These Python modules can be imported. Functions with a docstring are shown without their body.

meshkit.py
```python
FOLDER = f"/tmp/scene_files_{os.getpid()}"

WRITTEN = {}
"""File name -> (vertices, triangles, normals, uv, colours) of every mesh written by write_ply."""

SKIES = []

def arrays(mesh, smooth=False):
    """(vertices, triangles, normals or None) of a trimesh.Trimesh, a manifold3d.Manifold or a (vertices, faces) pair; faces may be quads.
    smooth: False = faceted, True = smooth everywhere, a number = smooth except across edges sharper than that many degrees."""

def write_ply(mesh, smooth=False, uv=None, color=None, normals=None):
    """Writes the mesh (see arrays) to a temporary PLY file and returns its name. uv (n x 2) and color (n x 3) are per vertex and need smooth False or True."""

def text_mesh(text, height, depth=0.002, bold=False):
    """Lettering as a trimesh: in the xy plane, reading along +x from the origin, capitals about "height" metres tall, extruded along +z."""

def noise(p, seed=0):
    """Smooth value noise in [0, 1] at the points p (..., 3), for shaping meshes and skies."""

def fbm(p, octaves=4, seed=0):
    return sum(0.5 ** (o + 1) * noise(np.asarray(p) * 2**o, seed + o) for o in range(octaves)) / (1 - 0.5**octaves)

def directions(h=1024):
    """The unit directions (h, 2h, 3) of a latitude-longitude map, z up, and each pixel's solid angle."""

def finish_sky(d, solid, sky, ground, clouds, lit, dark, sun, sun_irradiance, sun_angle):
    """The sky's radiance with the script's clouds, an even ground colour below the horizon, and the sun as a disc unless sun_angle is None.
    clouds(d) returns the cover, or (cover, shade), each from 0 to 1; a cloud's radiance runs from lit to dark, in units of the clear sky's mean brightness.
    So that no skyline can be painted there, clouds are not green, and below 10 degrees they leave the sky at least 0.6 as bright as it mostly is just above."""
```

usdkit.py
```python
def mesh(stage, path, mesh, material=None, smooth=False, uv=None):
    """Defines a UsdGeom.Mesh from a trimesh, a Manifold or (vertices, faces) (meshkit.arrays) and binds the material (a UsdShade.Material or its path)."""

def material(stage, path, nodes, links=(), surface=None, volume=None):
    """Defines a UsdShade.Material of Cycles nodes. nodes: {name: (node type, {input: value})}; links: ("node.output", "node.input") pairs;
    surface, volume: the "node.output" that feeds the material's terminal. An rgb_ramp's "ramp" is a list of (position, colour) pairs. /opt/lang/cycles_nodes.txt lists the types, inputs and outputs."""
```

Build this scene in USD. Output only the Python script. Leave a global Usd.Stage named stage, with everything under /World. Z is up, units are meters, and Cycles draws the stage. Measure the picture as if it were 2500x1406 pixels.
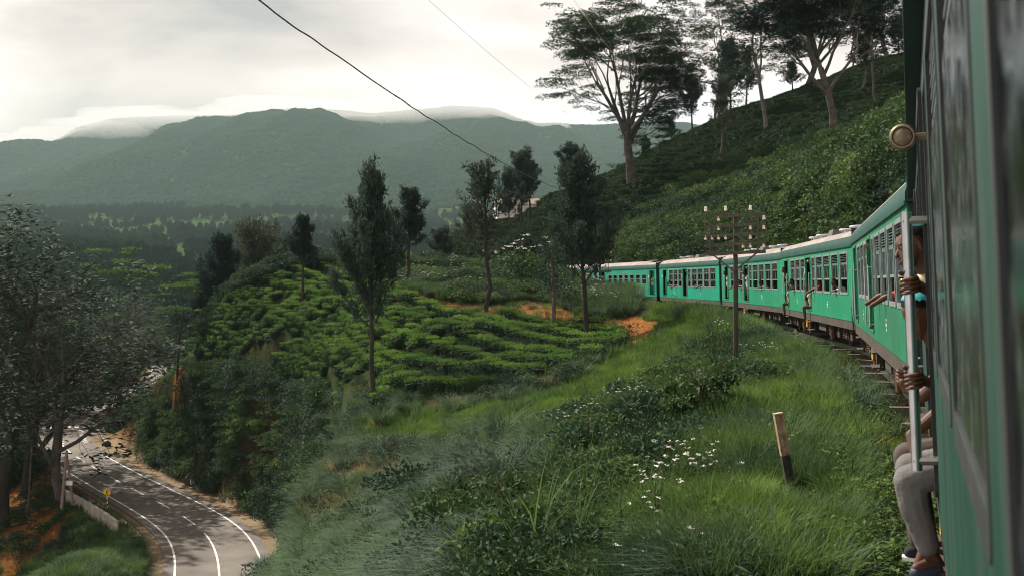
import math, random
import numpy as np
import trimesh
import shapely.geometry as sg
from shapely.ops import unary_union
from scipy.interpolate import RBFInterpolator, RegularGridInterpolator, CubicSpline
from scipy.spatial import cKDTree
import manifold3d as m3
import usdkit, meshkit
from pxr import Usd, UsdGeom, UsdLux, UsdShade, Gf, Sdf, Vt

# ------------------------------------------------------------------ camera, sky, sun
stage = Usd.Stage.CreateInMemory()
UsdGeom.SetStageUpAxis(stage, 'Z'); UsdGeom.SetStageMetersPerUnit(stage, 1.0)
UsdGeom.Xform.Define(stage, '/World'); UsdGeom.Scope.Define(stage, '/World/Looks')
F, CX, HY, CZ = 2750.0, 1250.0, 688.0, 2.2          # focal length and horizon in photo pixels, eye height
cam = UsdGeom.Camera.Define(stage, '/World/camera')
cam.AddTranslateOp().Set((0, 0, CZ)); cam.AddRotateXOp().Set(90)
cam.CreateHorizontalApertureAttr(36.0); cam.CreateFocalLengthAttr(36.0 * F / 2500)
cam.CreateVerticalApertureOffsetAttr(-15.0 / 2500 * 36)
cam.CreateFStopAttr(5.6); cam.CreateFocusDistanceAttr(30.0)
cam.CreateClippingRangeAttr((0.05, 20000.0))
cam.CreateExposureAttr(1.15)

SUN = np.array([-0.50, 0.52, 0.70]); SUN /= np.linalg.norm(SUN)
SUN_EL, SUN_ROT = math.asin(SUN[2]), math.atan2(SUN[0], SUN[1])
dome = UsdLux.DomeLight.Define(stage, '/World/sky')
skymat = usdkit.material(stage, '/World/Looks/sky_look', {
    'tc': ('texture_coordinate', {}),
    'sky': ('sky_texture', {'sky_type': 'single_scattering', 'sun_disc': False, 'sun_elevation': SUN_EL, 'sun_rotation': SUN_ROT, 'aerosol_density': 2.0}),
    'map': ('mapping', {'scale': (1.0, 1.0, 2.6), 'location': (1.35, 0.1, 0.2), 'rotation': (0.0, 0.0, -0.17)}),
    'n1': ('noise_texture', {'scale': 2.3, 'detail': 7.0, 'roughness': 0.5, 'distortion': 0.35}),
    'n2': ('noise_texture', {'scale': 3.4, 'detail': 5.0, 'roughness': 0.5, 'distortion': 0.3}),
    'shade': ('rgb_ramp', {'ramp': [(0.36, (4.4, 4.2, 4.2)), (0.45, (7.2, 6.2, 5.8)), (0.54, (9.3, 8.2, 7.7)), (0.62, (9.8, 9.8, 10.2))]}),
    'cover': ('map_range', {'from_min': 0.25, 'from_max': 0.42, 'to_min': 0.85, 'to_max': 1.0, 'clamp': True}),
    'mix': ('mix', {'mix_type': 'mix'}),
    'bg': ('background_shader', {'strength': 0.05})},
    [('tc.generated', 'map.vector'), ('map.vector', 'n1.vector'), ('map.vector', 'n2.vector'), ('n1.fac', 'shade.fac'), ('n2.fac', 'cover.value'),
     ('cover.result', 'mix.fac'), ('sky.color', 'mix.color1'), ('shade.color', 'mix.color2'), ('mix.color', 'bg.color')], surface='bg.background')
UsdShade.MaterialBindingAPI.Apply(dome.GetPrim()).Bind(skymat)
dome.GetPrim().SetCustomDataByKey('kind', 'structure')
sun = UsdLux.DistantLight.Define(stage, '/World/sun')
sun.CreateNormalizeAttr(True) if hasattr(sun, 'CreateNormalizeAttr') else None
sun.CreateIntensityAttr(1.25); sun.CreateAngleAttr(1.0); sun.CreateColorAttr((1.0, 0.93, 0.84))
_z = SUN; _x = np.cross([0, 0, 1], _z); _x /= np.linalg.norm(_x); _y = np.cross(_z, _x)
sun.AddTransformOp().Set(Gf.Matrix4d(*[float(a) for r in (_x, _y, _z) for a in (*r, 0)], 0, 0, 0, 1))

# ------------------------------------------------------------------ helpers
USED = {}
def numbered(parent, name):
    k = (parent, name); n = USED.get(k, -1) + 1; USED[k] = n
    return name if n == 0 else f'{name}_{n:03d}'
def path_of(name, parent=None):
    pp = '/World' if parent is None else str(parent.GetPath())
    return pp + '/' + numbered(pp, name)
def keys(p, **k):
    for a, b in k.items():
        if b: p.SetCustomDataByKey(a, b)
    return p
def thing(name, label, cat, loc=(0, 0, 0), rz=0.0, group=None, scale=None, roll=0.0, kind=None):
    x = UsdGeom.Xform.Define(stage, path_of(name))
    x.AddTranslateOp().Set(Gf.Vec3d(*map(float, loc)))
    if rz: x.AddRotateZOp().Set(float(rz))
    if roll: x.AddRotateXOp().Set(float(roll))
    if scale is not None:
        s = (scale,) * 3 if np.ndim(scale) == 0 else scale
        x.AddScaleOp().Set(Gf.Vec3f(*map(float, s)))
    return keys(x.GetPrim(), label=label, category=cat, group=group, kind=kind)
def obj(name, mesh, mat, parent=None, smooth=False, uv=None, **k):
    m = usdkit.mesh(stage, path_of(name, parent), mesh, M[mat], smooth, uv)
    return keys(m.GetPrim(), **k)
def primvar(prim, name, arr):
    UsdGeom.PrimvarsAPI(prim).CreatePrimvar(name, Sdf.ValueTypeNames.FloatArray, 'vertex').Set(Vt.FloatArray.FromNumpy(np.asarray(arr, np.float32)))
CLASSES = {}
def copy_of(src, name, label, cat, loc, rz=0.0, scale=None, group=None, tilt=None):
    """A repeat: an Xform under /World that references the parts of src (a class prim or a thing)."""
    x = UsdGeom.Xform.Define(stage, path_of(name)); p = x.GetPrim()
    p.GetReferences().AddInternalReference(src.GetPath() if hasattr(src, 'GetPath') else src)
    x.ClearXformOpOrder()
    x.AddTranslateOp(opSuffix='at').Set(Gf.Vec3d(*map(float, loc)))
    x.AddRotateZOp(opSuffix='at').Set(float(rz))
    if tilt: x.AddRotateXYZOp(opSuffix='at').Set(Gf.Vec3f(*tilt))
    if scale is not None:
        s = (scale,) * 3 if np.ndim(scale) == 0 else scale
        x.AddScaleOp(opSuffix='at').Set(Gf.Vec3f(*map(float, s)))
    p.SetInstanceable(True)
    return keys(p, label=label, category=cat, group=group)
def class_prim(name):
    p = stage.CreateClassPrim('/World/' + name + '_kind'); p.SetTypeName('Xform'); return p
def scatter(name, protos, pts, rz, scl, idx=None, label=None, cat=None, group=None, tilt=None, parent=None):
    """Uncountable ground cover: ONE PointInstancer. protos: list of [(mesh, material), ...] lists."""
    path = path_of(name, parent)
    pi = UsdGeom.PointInstancer.Define(stage, path)
    for i, parts in enumerate(protos):
        x = UsdGeom.Xform.Define(stage, f'{path}/kinds/kind_{i}')
        for j, (mesh, mat) in enumerate(parts):
            usdkit.mesh(stage, f'{path}/kinds/kind_{i}/piece_{j}', mesh, M[mat], False)
    pi.CreatePrototypesRel().SetTargets([Sdf.Path(f'{path}/kinds/kind_{i}') for i in range(len(protos))])
    n = len(pts); rg = np.random.default_rng(n + 5)
    idx = rg.integers(0, len(protos), n) if idx is None else idx
    pi.CreateProtoIndicesAttr(Vt.IntArray.FromNumpy(np.asarray(idx, np.int32)))
    pi.CreatePositionsAttr(Vt.Vec3fArray.FromNumpy(np.asarray(pts, np.float32)))
    scl = np.asarray(scl, np.float32)
    if scl.ndim == 1: scl = np.repeat(scl[:, None], 3, 1)
    pi.CreateScalesAttr(Vt.Vec3fArray.FromNumpy(scl))
    h = np.asarray(rz) / 2
    q = np.zeros((n, 4)); q[:, 0] = np.cos(h); q[:, 3] = np.sin(h)
    pi.CreateOrientationsAttr(Vt.QuathArray([Gf.Quath(float(a), 0.0, 0.0, float(b)) for a, b in q[:, [0, 3]]]))
    return keys(pi.GetPrim(), label=label, category=cat, group=group, kind='stuff')

def PT(px, py, Y): return np.array([(px - CX) / F * Y, Y, CZ - (py - HY) / F * Y])
def project(p):
    p = np.asarray(p, float); Y = np.maximum(p[..., 1], 1e-3)
    return CX + F * p[..., 0] / Y, HY + F * (CZ - p[..., 2]) / Y
def cat(ms): return trimesh.util.concatenate([m for m in ms if m is not None])
def box(sx, sy, sz, c=(0, 0, 0)):
    m = trimesh.creation.box((sx, sy, sz)); m.apply_translation(c); return m
def bar(a, b, w, h=None):
    """A rectangular bar from a to b."""
    a, b = np.asarray(a, float), np.asarray(b, float); h = w if h is None else h
    d = b - a; L = np.linalg.norm(d); d /= L
    up = np.array([0, 0, 1.0]) if abs(d[2]) < .95 else np.array([0, 1.0, 0])
    s = np.cross(up, d); s /= np.linalg.norm(s); u = np.cross(d, s)
    m = trimesh.creation.box((L, w, h)); T = np.eye(4); T[:3, 0], T[:3, 1], T[:3, 2], T[:3, 3] = d, s, u, (a + b) / 2
    m.apply_transform(T); return m
def tube(pts, r, n=8, cap=True):
    pts = np.asarray(pts, float); k = len(pts); r = np.broadcast_to(np.asarray(r, float), (k,))
    t = np.gradient(pts, axis=0); t /= np.maximum(np.linalg.norm(t, axis=1, keepdims=True), 1e-9)
    ref = np.array([0, 0, 1.0]) if abs(t[0, 2]) < .9 else np.array([1.0, 0, 0])
    u = np.cross(t, ref); bad = np.linalg.norm(u, axis=1) < 1e-3
    u[bad] = np.cross(t[bad], [0, 1.0, 0]); u /= np.linalg.norm(u, axis=1, keepdims=True)
    for i in range(1, k):
        w = u[i - 1] - t[i] * np.dot(u[i - 1], t[i]); nw = np.linalg.norm(w)
        if nw > 1e-6: u[i] = w / nw
    v = np.cross(t, u); a = np.arange(n) * 2 * np.pi / n
    V = (pts[:, None] + r[:, None, None] * (np.cos(a)[None, :, None] * u[:, None] + np.sin(a)[None, :, None] * v[:, None])).reshape(-1, 3)
    i = np.arange(k - 1)[:, None] * n; j = np.arange(n)[None]; j2 = (j + 1) % n
    A, B, C, D = i + j, i + j2, i + n + j2, i + n + j
    Fc = np.concatenate([np.stack([A, B, C], -1).reshape(-1, 3), np.stack([A, C, D], -1).reshape(-1, 3)])
    if cap:
        V = np.vstack([V, pts[0], pts[-1]]); c0 = k * n; jj = np.arange(n); j2 = (jj + 1) % n
        Fc = np.vstack([Fc, np.stack([np.full(n, c0), j2, jj], -1), np.stack([np.full(n, c0 + 1), (k - 1) * n + jj, (k - 1) * n + j2], -1)])
    return trimesh.Trimesh(V, Fc, process=False)
def lathe(prof, n=16):
    return trimesh.creation.revolve(np.asarray(prof, float), sections=n)
def slab(poly, t, y0=0.0):
    """shapely polygon in (x, z), extruded along y from y0 to y0 + t."""
    ms = []
    for g in getattr(poly, 'geoms', [poly]):
        m = trimesh.creation.extrude_polygon(g, t, engine='earcut')
        v = m.vertices; m = trimesh.Trimesh(np.stack([v[:, 0], y0 + v[:, 2], v[:, 1]], 1), m.faces[:, ::-1], process=False); ms.append(m)
    return cat(ms)
def unit(v): return v / np.maximum(np.linalg.norm(v, axis=-1, keepdims=True), 1e-9)
def leaves(c, d, n, L, W, fold=0.15):
    """Diamond leaves at c along d with normals n (vectorised): (vertices, triangles)."""
    c, d, n = np.asarray(c, float), unit(np.asarray(d, float)), np.asarray(n, float)
    s = unit(np.cross(d, n)); n = unit(np.cross(s, d))
    L = np.broadcast_to(L, (len(c),))[:, None]; W = np.broadcast_to(W, (len(c),))[:, None]
    V = np.stack([c, c + d * L * .45 + s * W * .5 + n * W * fold, c + d * L, c + d * L * .45 - s * W * .5 + n * W * fold], 1).reshape(-1, 3)
    i = np.arange(len(c))[:, None] * 4
    return V, np.concatenate([i + [0, 1, 2], i + [0, 2, 3]], 0)
def blades(base, lean, H, W, droop, seg=3, rg=None):
    """Curving grass blades. base (n,3), lean direction in xy (n,2), height H, width W, droop 0..1."""
    n = len(base); H = np.broadcast_to(H, (n,)); W = np.broadcast_to(W, (n,)); droop = np.broadcast_to(droop, (n,))
    l3 = np.c_[lean, np.zeros(n)]; side = np.c_[-lean[:, 1], lean[:, 0], np.zeros(n)]
    rows = []
    for k in range(seg + 1):
        t = k / seg
        p = base + l3 * (H * droop * t ** 1.6)[:, None] + np.array([0, 0, 1.0]) * (H * (t - droop * .55 * t ** 2.6))[:, None]
        w = W * (1 - t ** 1.5) * .5
        if k < seg: rows += [p - side * w[:, None], p + side * w[:, None]]
        else: rows += [p]
    m = 2 * seg + 1
    V = np.stack(rows, 1).reshape(-1, 3); i = np.arange(n)[:, None] * m; f = []
    for k in range(seg - 1):
        f += [i + [2 * k, 2 * k + 1, 2 * k + 3], i + [2 * k, 2 * k + 3, 2 * k + 2]]
    f += [i + [2 * seg - 2, 2 * seg - 1, 2 * seg]]
    return V, np.concatenate(f, 0)
def joinvf(lst):
    V, Fc, n = [], [], 0
    for v, f in lst: V.append(v); Fc.append(np.asarray(f) + n); n += len(v)
    return np.vstack(V), np.vstack(Fc)

# ------------------------------------------------------------------ materials
M = {}
def mat(name, color, rough=0.6, metal=0.0, var=None, scale=3.0, bump=0.0, bscale=20.0, spec=0.3, coat=0.0, local=False, dist=0.02):
    """Plain surface whose colour drifts between color and var with a noise; optional fine relief."""
    nodes = {'p': ('principled_bsdf', {'roughness': rough, 'metallic': metal, 'specular_ior_level': spec, 'coat_weight': coat, 'base_color': color}),
             'g': ('geometry', {}), 't': ('texture_coordinate', {})}
    src = 't.object' if local else 'g.position'; links = []
    if var is not None:
        nodes['n'] = ('noise_texture', {'scale': scale, 'detail': 5.0, 'roughness': 0.6})
        nodes['r'] = ('rgb_ramp', {'ramp': [(0.3, color), (0.7, var)]})
        links += [(src, 'n.vector'), ('n.fac', 'r.fac'), ('r.color', 'p.base_color')]
    if bump:
        nodes['bn'] = ('noise_texture', {'scale': bscale, 'detail': 4.0})
        nodes['b'] = ('bump', {'strength': bump, 'distance': dist})
        links += [(src, 'bn.vector'), ('bn.fac', 'b.height'), ('b.normal', 'p.normal')]
    M[name] = usdkit.material(stage, '/World/Looks/' + name, nodes, links, surface='p.BSDF')
def leafmat(name, a, b, c=None, scale=0.25, trans=0.25, island=True, rough=0.75, spec=0.06):
    """Leaves: each leaf or clump its own tint between a and b, drifting towards c over the ground."""
    nodes = {'g': ('geometry', {}), 'o': ('object_info', {}), 'add': ('math', {'math_type': 'add'}), 'fr': ('math', {'math_type': 'fraction'}),
             'r': ('rgb_ramp', {'ramp': [(0.0, a), (1.0, b)]}),
             'n': ('noise_texture', {'scale': scale, 'detail': 3.0}), 'nr': ('map_range', {'from_min': .38, 'from_max': .62, 'to_min': 0.0, 'to_max': 1.0, 'clamp': True}),
             'mx': ('mix', {'mix_type': 'mix', 'color2': c or b}),
             'p': ('principled_bsdf', {'roughness': rough, 'specular_ior_level': spec}), 't': ('translucent_bsdf', {}), 'm': ('mix_closure', {'fac': trans})}
    links = [('g.random_per_island' if island else 'o.random', 'add.value1'), ('o.random', 'add.value2'), ('add.value', 'fr.value1'), ('fr.value', 'r.fac'),
             ('g.position', 'n.vector'), ('n.fac', 'nr.value'), ('nr.result', 'mx.fac'), ('r.color', 'mx.color1'), ('mx.color', 'p.base_color'), ('mx.color', 't.color'),
             ('p.BSDF', 'm.closure1'), ('t.BSDF', 'm.closure2')]
    if c is None: nodes['mx'][1]['color2'] = b; links = [l for l in links if l[1] != 'mx.fac']; nodes['mx'][1]['fac'] = 0.0; del nodes['nr'], nodes['n']; links = [l for l in links if not l[0].startswith(('n.', 'nr.')) and not l[1].startswith(('n.', 'nr.'))]
    M[name] = usdkit.material(stage, '/World/Looks/' + name, nodes, links, surface='m.closure')
# ------------------------------------------------------------------ the lie of the land
ROAD_Z = -19.2
# (x, y) of the visible side of each coach at its near end, heading in degrees, cant
ROW = [((0.1 + .3535 * -2.4, -2.4), 19.47, 2.4), ((5.6, 15.85), 14.4, 2.3), ((10.53, 34.8), 6.6, 1.8), ((12.97, 54.2), 1.5, 1.4), ((13.52, 73.5), -4.9, 1.2), ((11.88, 92.8), -11.3, 1.2), ((8.12, 111.7), -18.0, 1.2)]
COACH_L = 18.0
def hv(h): return np.array([math.sin(math.radians(h)), math.cos(math.radians(h))])
def lv(h): return np.array([-math.cos(math.radians(h)), math.sin(math.radians(h))])
TRACK = []
for (p, h, c) in ROW:
    o = np.array(p) - lv(h) * 1.5
    TRACK += [o + hv(h) * s for s in ((0, 9, 18) if h < 19 else (-40, -20, 0, 9, 18))]
e = TRACK[-1]
for k in range(1, 6): TRACK.append(e + np.array([-7.0 * k, 10.0 * k - k * k * 1.2]))
TRACK = np.array(TRACK)
ROADC = np.array([(-15, -20), (-16, 20), (-17, 40), (-18.0, 60), (-19.3, 73), (-21.5, 82.7), (-26.2, 96), (-32.0, 106), (-41.3, 119.6), (-49.5, 132), (-58.5, 147), (-66.5, 166), (-71.5, 185), (-73.5, 205), (-75.5, 235), (-79, 255), (-84, 273), (-88.5, 290), (-90, 301), (-87, 312), (-78, 322), (-60, 332), (-30, 345)], float)
def dense(P, n):
    d = np.r_[0, np.cumsum(np.linalg.norm(np.diff(P, axis=0), axis=1))]
    return CubicSpline(d, P)(np.linspace(0, d[-1], n))
ROADP, TRACKP = dense(ROADC, 900), dense(TRACK, 500)
ROADT, TRACKT = cKDTree(ROADP), cKDTree(TRACKP)
ROADN, TRACKN = [unit(np.stack([-np.gradient(p[:, 1]), np.gradient(p[:, 0])], 1)) for p in (ROADP, TRACKP)]   # to the left
def offset_of(xy, tree, P, N):
    d, i = tree.query(xy); return d, np.sign(np.einsum('ij,ij->i', xy - P[i], N[i])), i
CTRL = [PT(*a) for a in [
    # slope below the track, from the eye outwards
    (2000, 1400, 10), (1600, 1400, 10.3), (1250, 1400, 13), (1000, 1400, 20), (800, 1400, 32), (660, 1400, 45), (1250, 1200, 21), (1000, 1200, 33), (850, 1200, 48),
    (1250, 1050, 36), (1000, 1050, 50), (800, 1100, 66), (1500, 1000, 34), (1700, 1000, 28), (1900, 1000, 24), (1800, 905, 38), (1650, 900, 42), (1450, 950, 46), (1250, 972, 52),
    (1945, 1220, 14.5), (1450, 1200, 17), (1650, 1200, 15), (690, 1310, 62), (1480, 1090, 25), (2050, 900, 29), (1960, 830, 42), (1850, 790, 56), (1720, 760, 72),
    # tea knoll
    (1050, 985, 56), (900, 965, 62), (760, 960, 70), (690, 935, 80), (1400, 905, 58), (1530, 838, 65), (1432, 835, 72), (1250, 900, 62), (1100, 900, 66), (900, 880, 76), (800, 880, 84),
    (1480, 803, 79), (1330, 778, 84), (1200, 770, 85), (1100, 752, 90), (950, 718, 100), (1250, 830, 72), (1050, 820, 78), (900, 780, 92), (850, 740, 105), (790, 692, 120), (738, 727, 115), (700, 780, 112),
    (600, 792, 120), (640, 860, 106), (560, 905, 110), (450, 900, 126), (520, 850, 121), (1610, 792, 74),
    # below the knoll towards the road
    (700, 1000, 80), (700, 1045, 89), (500, 1000, 119), (560, 1000, 105), (420, 1045, 126), (600, 1060, 101), (330, 962, 143), (400, 935, 132), (430, 912, 130), (370, 950, 137), (480, 884, 124),
    (760, 1130, 74), (760, 1250, 66),
    # bank between the knoll and the curve of the line
    (1480, 772, 81), (1250, 705, 100), (1100, 700, 106), (960, 690, 118), (1250, 690, 118), (1400, 725, 98), (1330, 735, 92),
    # hillside behind the train
    (1900, 560, 95), (1900, 480, 110), (1900, 400, 130), (2200, 290, 76), (2200, 400, 62), (2200, 480, 55), (2050, 540, 72), (1600, 600, 126), (1600, 560, 137), (1550, 535, 146),
    (1700, 560, 114), (1700, 500, 130), (1700, 450, 150), (2050, 350, 106), (2050, 450, 88), (1500, 600, 140), (2400, 250, 60), (2400, 420, 45),
    # tea terraces above it
    (1545, 475, 165), (1500, 478, 172), (1560, 420, 190), (1680, 330, 212), (1850, 268, 222), (1960, 240, 222), (2070, 180, 222), (2200, 140, 212), (1800, 395, 167), (2000, 295, 168), (1650, 430, 182),
    (2300, 130, 200), (2600, 60, 190), (1250, 600, 172), (1350, 522, 192), (1400, 492, 205), (1130, 640, 162), (1150, 575, 200), (1250, 545, 205), (1300, 510, 214), (1060, 610, 200),
    # wooded hollow on the left
    (50, 1300, 104), (20, 1390, 98), (200, 1400, 87), (300, 1350, 90), (60, 1270, 110), (-200, 1300, 110), (-300, 1500, 90)]]
CTRL += [np.array(a, float) for a in [(-34, 60, -20.5), (-60, 100, -24), (-75, 130, -22), (-90, 170, -20), (-110, 230, -20), (-130, 300, -19.5), (-110, 350, -19.5), (-60, 250, -19.4), (-40, 200, -18), (-20, 170, -9), (-45, 160, -17),
    (-60, 300, -19), (-20, 300, -14), (20, 300, 4), (60, 300, 22), (110, 300, 22), (0, 360, -14), (60, 360, 8), (110, 360, 8), (-60, 360, -19.4), (-5, 240, 4), (-30, 230, -13), (95, 200, 44), (95, 120, 36), (60, 60, 24), (50, 20, 18), (40, -15, 16),
    (-13, 20, -8), (-12, -15, -8), (-5, 0, -3.4), (-5, -15, -3.4), (-3, 8, -2.4), (-30, 20, -21), (-60, 20, -26), (-60, 60, -25), (-110, 60, -27), (-110, 120, -25), (-150, 200, -22), (-150, -15, -26), (0, 3, -.6), (10, 3, .5), (12, 25, -.1), (17, 40, 1.0)]]
CTRL = np.array(CTRL)
_rbf = RBFInterpolator(CTRL[:, :2], CTRL[:, 2], kernel='thin_plate_spline', smoothing=0.15, neighbors=40)
def sstep(a, b, x): t = np.clip((x - a) / (b - a), 0, 1); return t * t * (3 - 2 * t)
GX = np.linspace(-160, 120, 281); GY = np.linspace(-20, 372, 393)
_gx, _gy = np.meshgrid(GX, GY, indexing='ij')
_near = RBFInterpolator(CTRL[:, :2], CTRL[:, 2], kernel='linear', smoothing=0.0, neighbors=40)
_q = np.c_[_gx.ravel(), _gy.ravel()]
from scipy.ndimage import gaussian_filter
_base = RegularGridInterpolator((GX, GY), gaussian_filter((_rbf(_q) * .5 + _near(_q) * .5).reshape(_gx.shape), 1.7, mode='nearest'), bounds_error=False, fill_value=None)
def height(x, y, fine=True):
    x, y = np.broadcast_arrays(np.asarray(x, float), np.asarray(y, float)); sh = x.shape
    xy = np.c_[x.ravel(), y.ravel()]
    z = _base(xy)
    n = meshkit.fbm(np.c_[xy * .35, np.zeros(len(xy))], 4, 3) - .5
    n2 = meshkit.fbm(np.c_[xy * .06, np.zeros(len(xy))], 3, 9) - .5
    z = z + (n * np.where((xy[:, 1] < 62) & (xy[:, 0] < 6), .95, .55) if fine else 0) + n2 * 1.0 * sstep(60, 130, xy[:, 1])
    d, s, i = offset_of(xy, TRACKT, TRACKP, TRACKN)
    w = np.where(s > 0, sstep(2.0, 4.2, d), sstep(2.6, 6.5, d))
    z = z + np.where(s < 0, sstep(5, 12, d) * (1 - sstep(70, 95, d)), 0) * (xy[:, 1] > 30) * (meshkit.fbm(np.c_[xy * .12, np.zeros(len(xy))], 3, 27) - .48) * 3.6
    z = z * w + (1 - w) * (-.48)
    d, s, i = offset_of(xy, ROADT, ROADP, ROADN)
    wob = meshkit.noise(np.c_[xy * .25, np.zeros(len(xy))], 4)
    wr = np.where(s < 0, sstep(5.3 + 1.6 * wob, 7.6 + 1.2 * wob, d), sstep(4.6, 11, d))
    z = z + (meshkit.fbm(np.c_[xy * .42, np.zeros(len(xy))], 4, 15) - .5) * 1.8 * np.where(s < 0, sstep(5.5, 8, d) * (1 - sstep(13, 22, d)), 0) * (xy[:, 1] > 70)
    z = z * wr + (1 - wr) * (ROAD_Z - .09)
    return z.reshape(sh)
def on_ground(px, py, lo=4.0, hi=300.0):
    """Where the sight line through a photo pixel first meets the land."""
    Y = np.geomspace(lo, hi, 1500); P = PT(px, py, Y[:, None].ravel()[:, None] if False else Y) if False else np.stack([(px - CX) / F * Y, Y, CZ - (py - HY) / F * Y], 1)
    h = height(P[:, 0], P[:, 1]); k = np.argmax(P[:, 2] < h)
    return P[k] if (P[:, 2] < h).any() else P[-1]

# zones of the near land, in photo pixels of where they lie, with depth limits
ZONES = {}
def zone(name, poly, lo, hi): ZONES.setdefault(name, []).append((sg.Polygon(poly), lo, hi))
def in_zone(name, P):
    import shapely
    u, v = project(P); r = np.zeros(len(P), bool)
    for poly, lo, hi in ZONES[name]:
        k = (P[:, 1] > lo) & (P[:, 1] < hi)
        r[k] |= shapely.contains_xy(poly, u[k], v[k])
    return r
zone('tea', [(446, 893), (500, 835), (540, 745), (640, 685), (700, 665), (790, 655), (900, 690), (950, 718), (1100, 754), (1200, 772), (1330, 780), (1480, 806), (1532, 838), (1480, 872), (1400, 908), (1250, 945), (1050, 988), (900, 968), (760, 962), (690, 935), (640, 908), (560, 905)], 53, 130)
zone('path', [(1560, 800), (1700, 745), (1800, 762), (1770, 840), (1640, 910), (1500, 985), (1320, 1062), (1180, 1100), (960, 1085), (890, 1085), (890, 1020), (1050, 1000), (1250, 978), (1400, 932), (1490, 872)], 28, 90)
zone('path', [(1480, 770), (1530, 735), (1680, 760), (1700, 775), (1600, 790), (1530, 790)], 60, 95)
zone('path', [(1500, 1290), (1700, 1100), (1760, 1120), (1560, 1330)], 9, 30)
zone('lush', [(1480, 1406), (1600, 1250), (1760, 1050), (1900, 950), (2050, 940), (2200, 1050), (2330, 1420), (1480, 1420)], 5, 30)
zone('soil', [(1480, 790), (1530, 770), (1612, 785), (1600, 815), (1545, 850), (1530, 835), (1500, 808)], 60, 90)
zone('soil', [(940, 700), (1000, 712), (1100, 740), (1200, 745), (1290, 735), (1370, 750), (1420, 775), (1470, 780), (1480, 806), (1330, 780), (1200, 772), (1100, 754), (950, 718)], 74, 125)
zone('soil', [(235, 1080), (250, 1065), (270, 1060), (345, 1030), (352, 1045), (325, 1075), (320, 1110), (345, 1150), (300, 1140)], 100, 165)
zone('soil', [(420, 905), (452, 900), (455, 915), (430, 965), (420, 960)], 100, 150)
zone('soil', [(1850, 258), (2000, 248), (2210, 246), (2210, 262), (2000, 268), (1860, 274)], 180, 230)
zone('darksoil', [(310, 960), (420, 920), (450, 900), (470, 905), (430, 985), (350, 985)], 100, 160)
zone('darksoil', [(560, 1080), (640, 1050), (760, 1050), (760, 1240), (690, 1260), (600, 1200), (500, 1200), (470, 1160)], 55, 125)
zone('darksoil', [(600, 960), (700, 970), (720, 1040), (620, 1040)], 60, 125)
zone('tan', [(740, 1220), (860, 1190), (960, 1220), (960, 1290), (820, 1310), (760, 1290)], 20, 75)
zone('tan', [(800, 1130), (900, 1120), (1000, 1130), (1000, 1160), (820, 1180)], 20, 75)
zone('tan', [(1010, 985), (1180, 960), (1300, 935), (1420, 900), (1430, 915), (1240, 968), (1030, 1005)], 45, 70)
zone('leaflitter', [(0, 1200), (120, 1140), (200, 1190), (160, 1240), (60, 1340), (0, 1390)], 80, 130)
zone('leaflitter', [(0, 1390), (120, 1290), (180, 1235), (200, 1240), (150, 1300), (60, 1390), (30, 1420), (0, 1420)], 80, 130)

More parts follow.
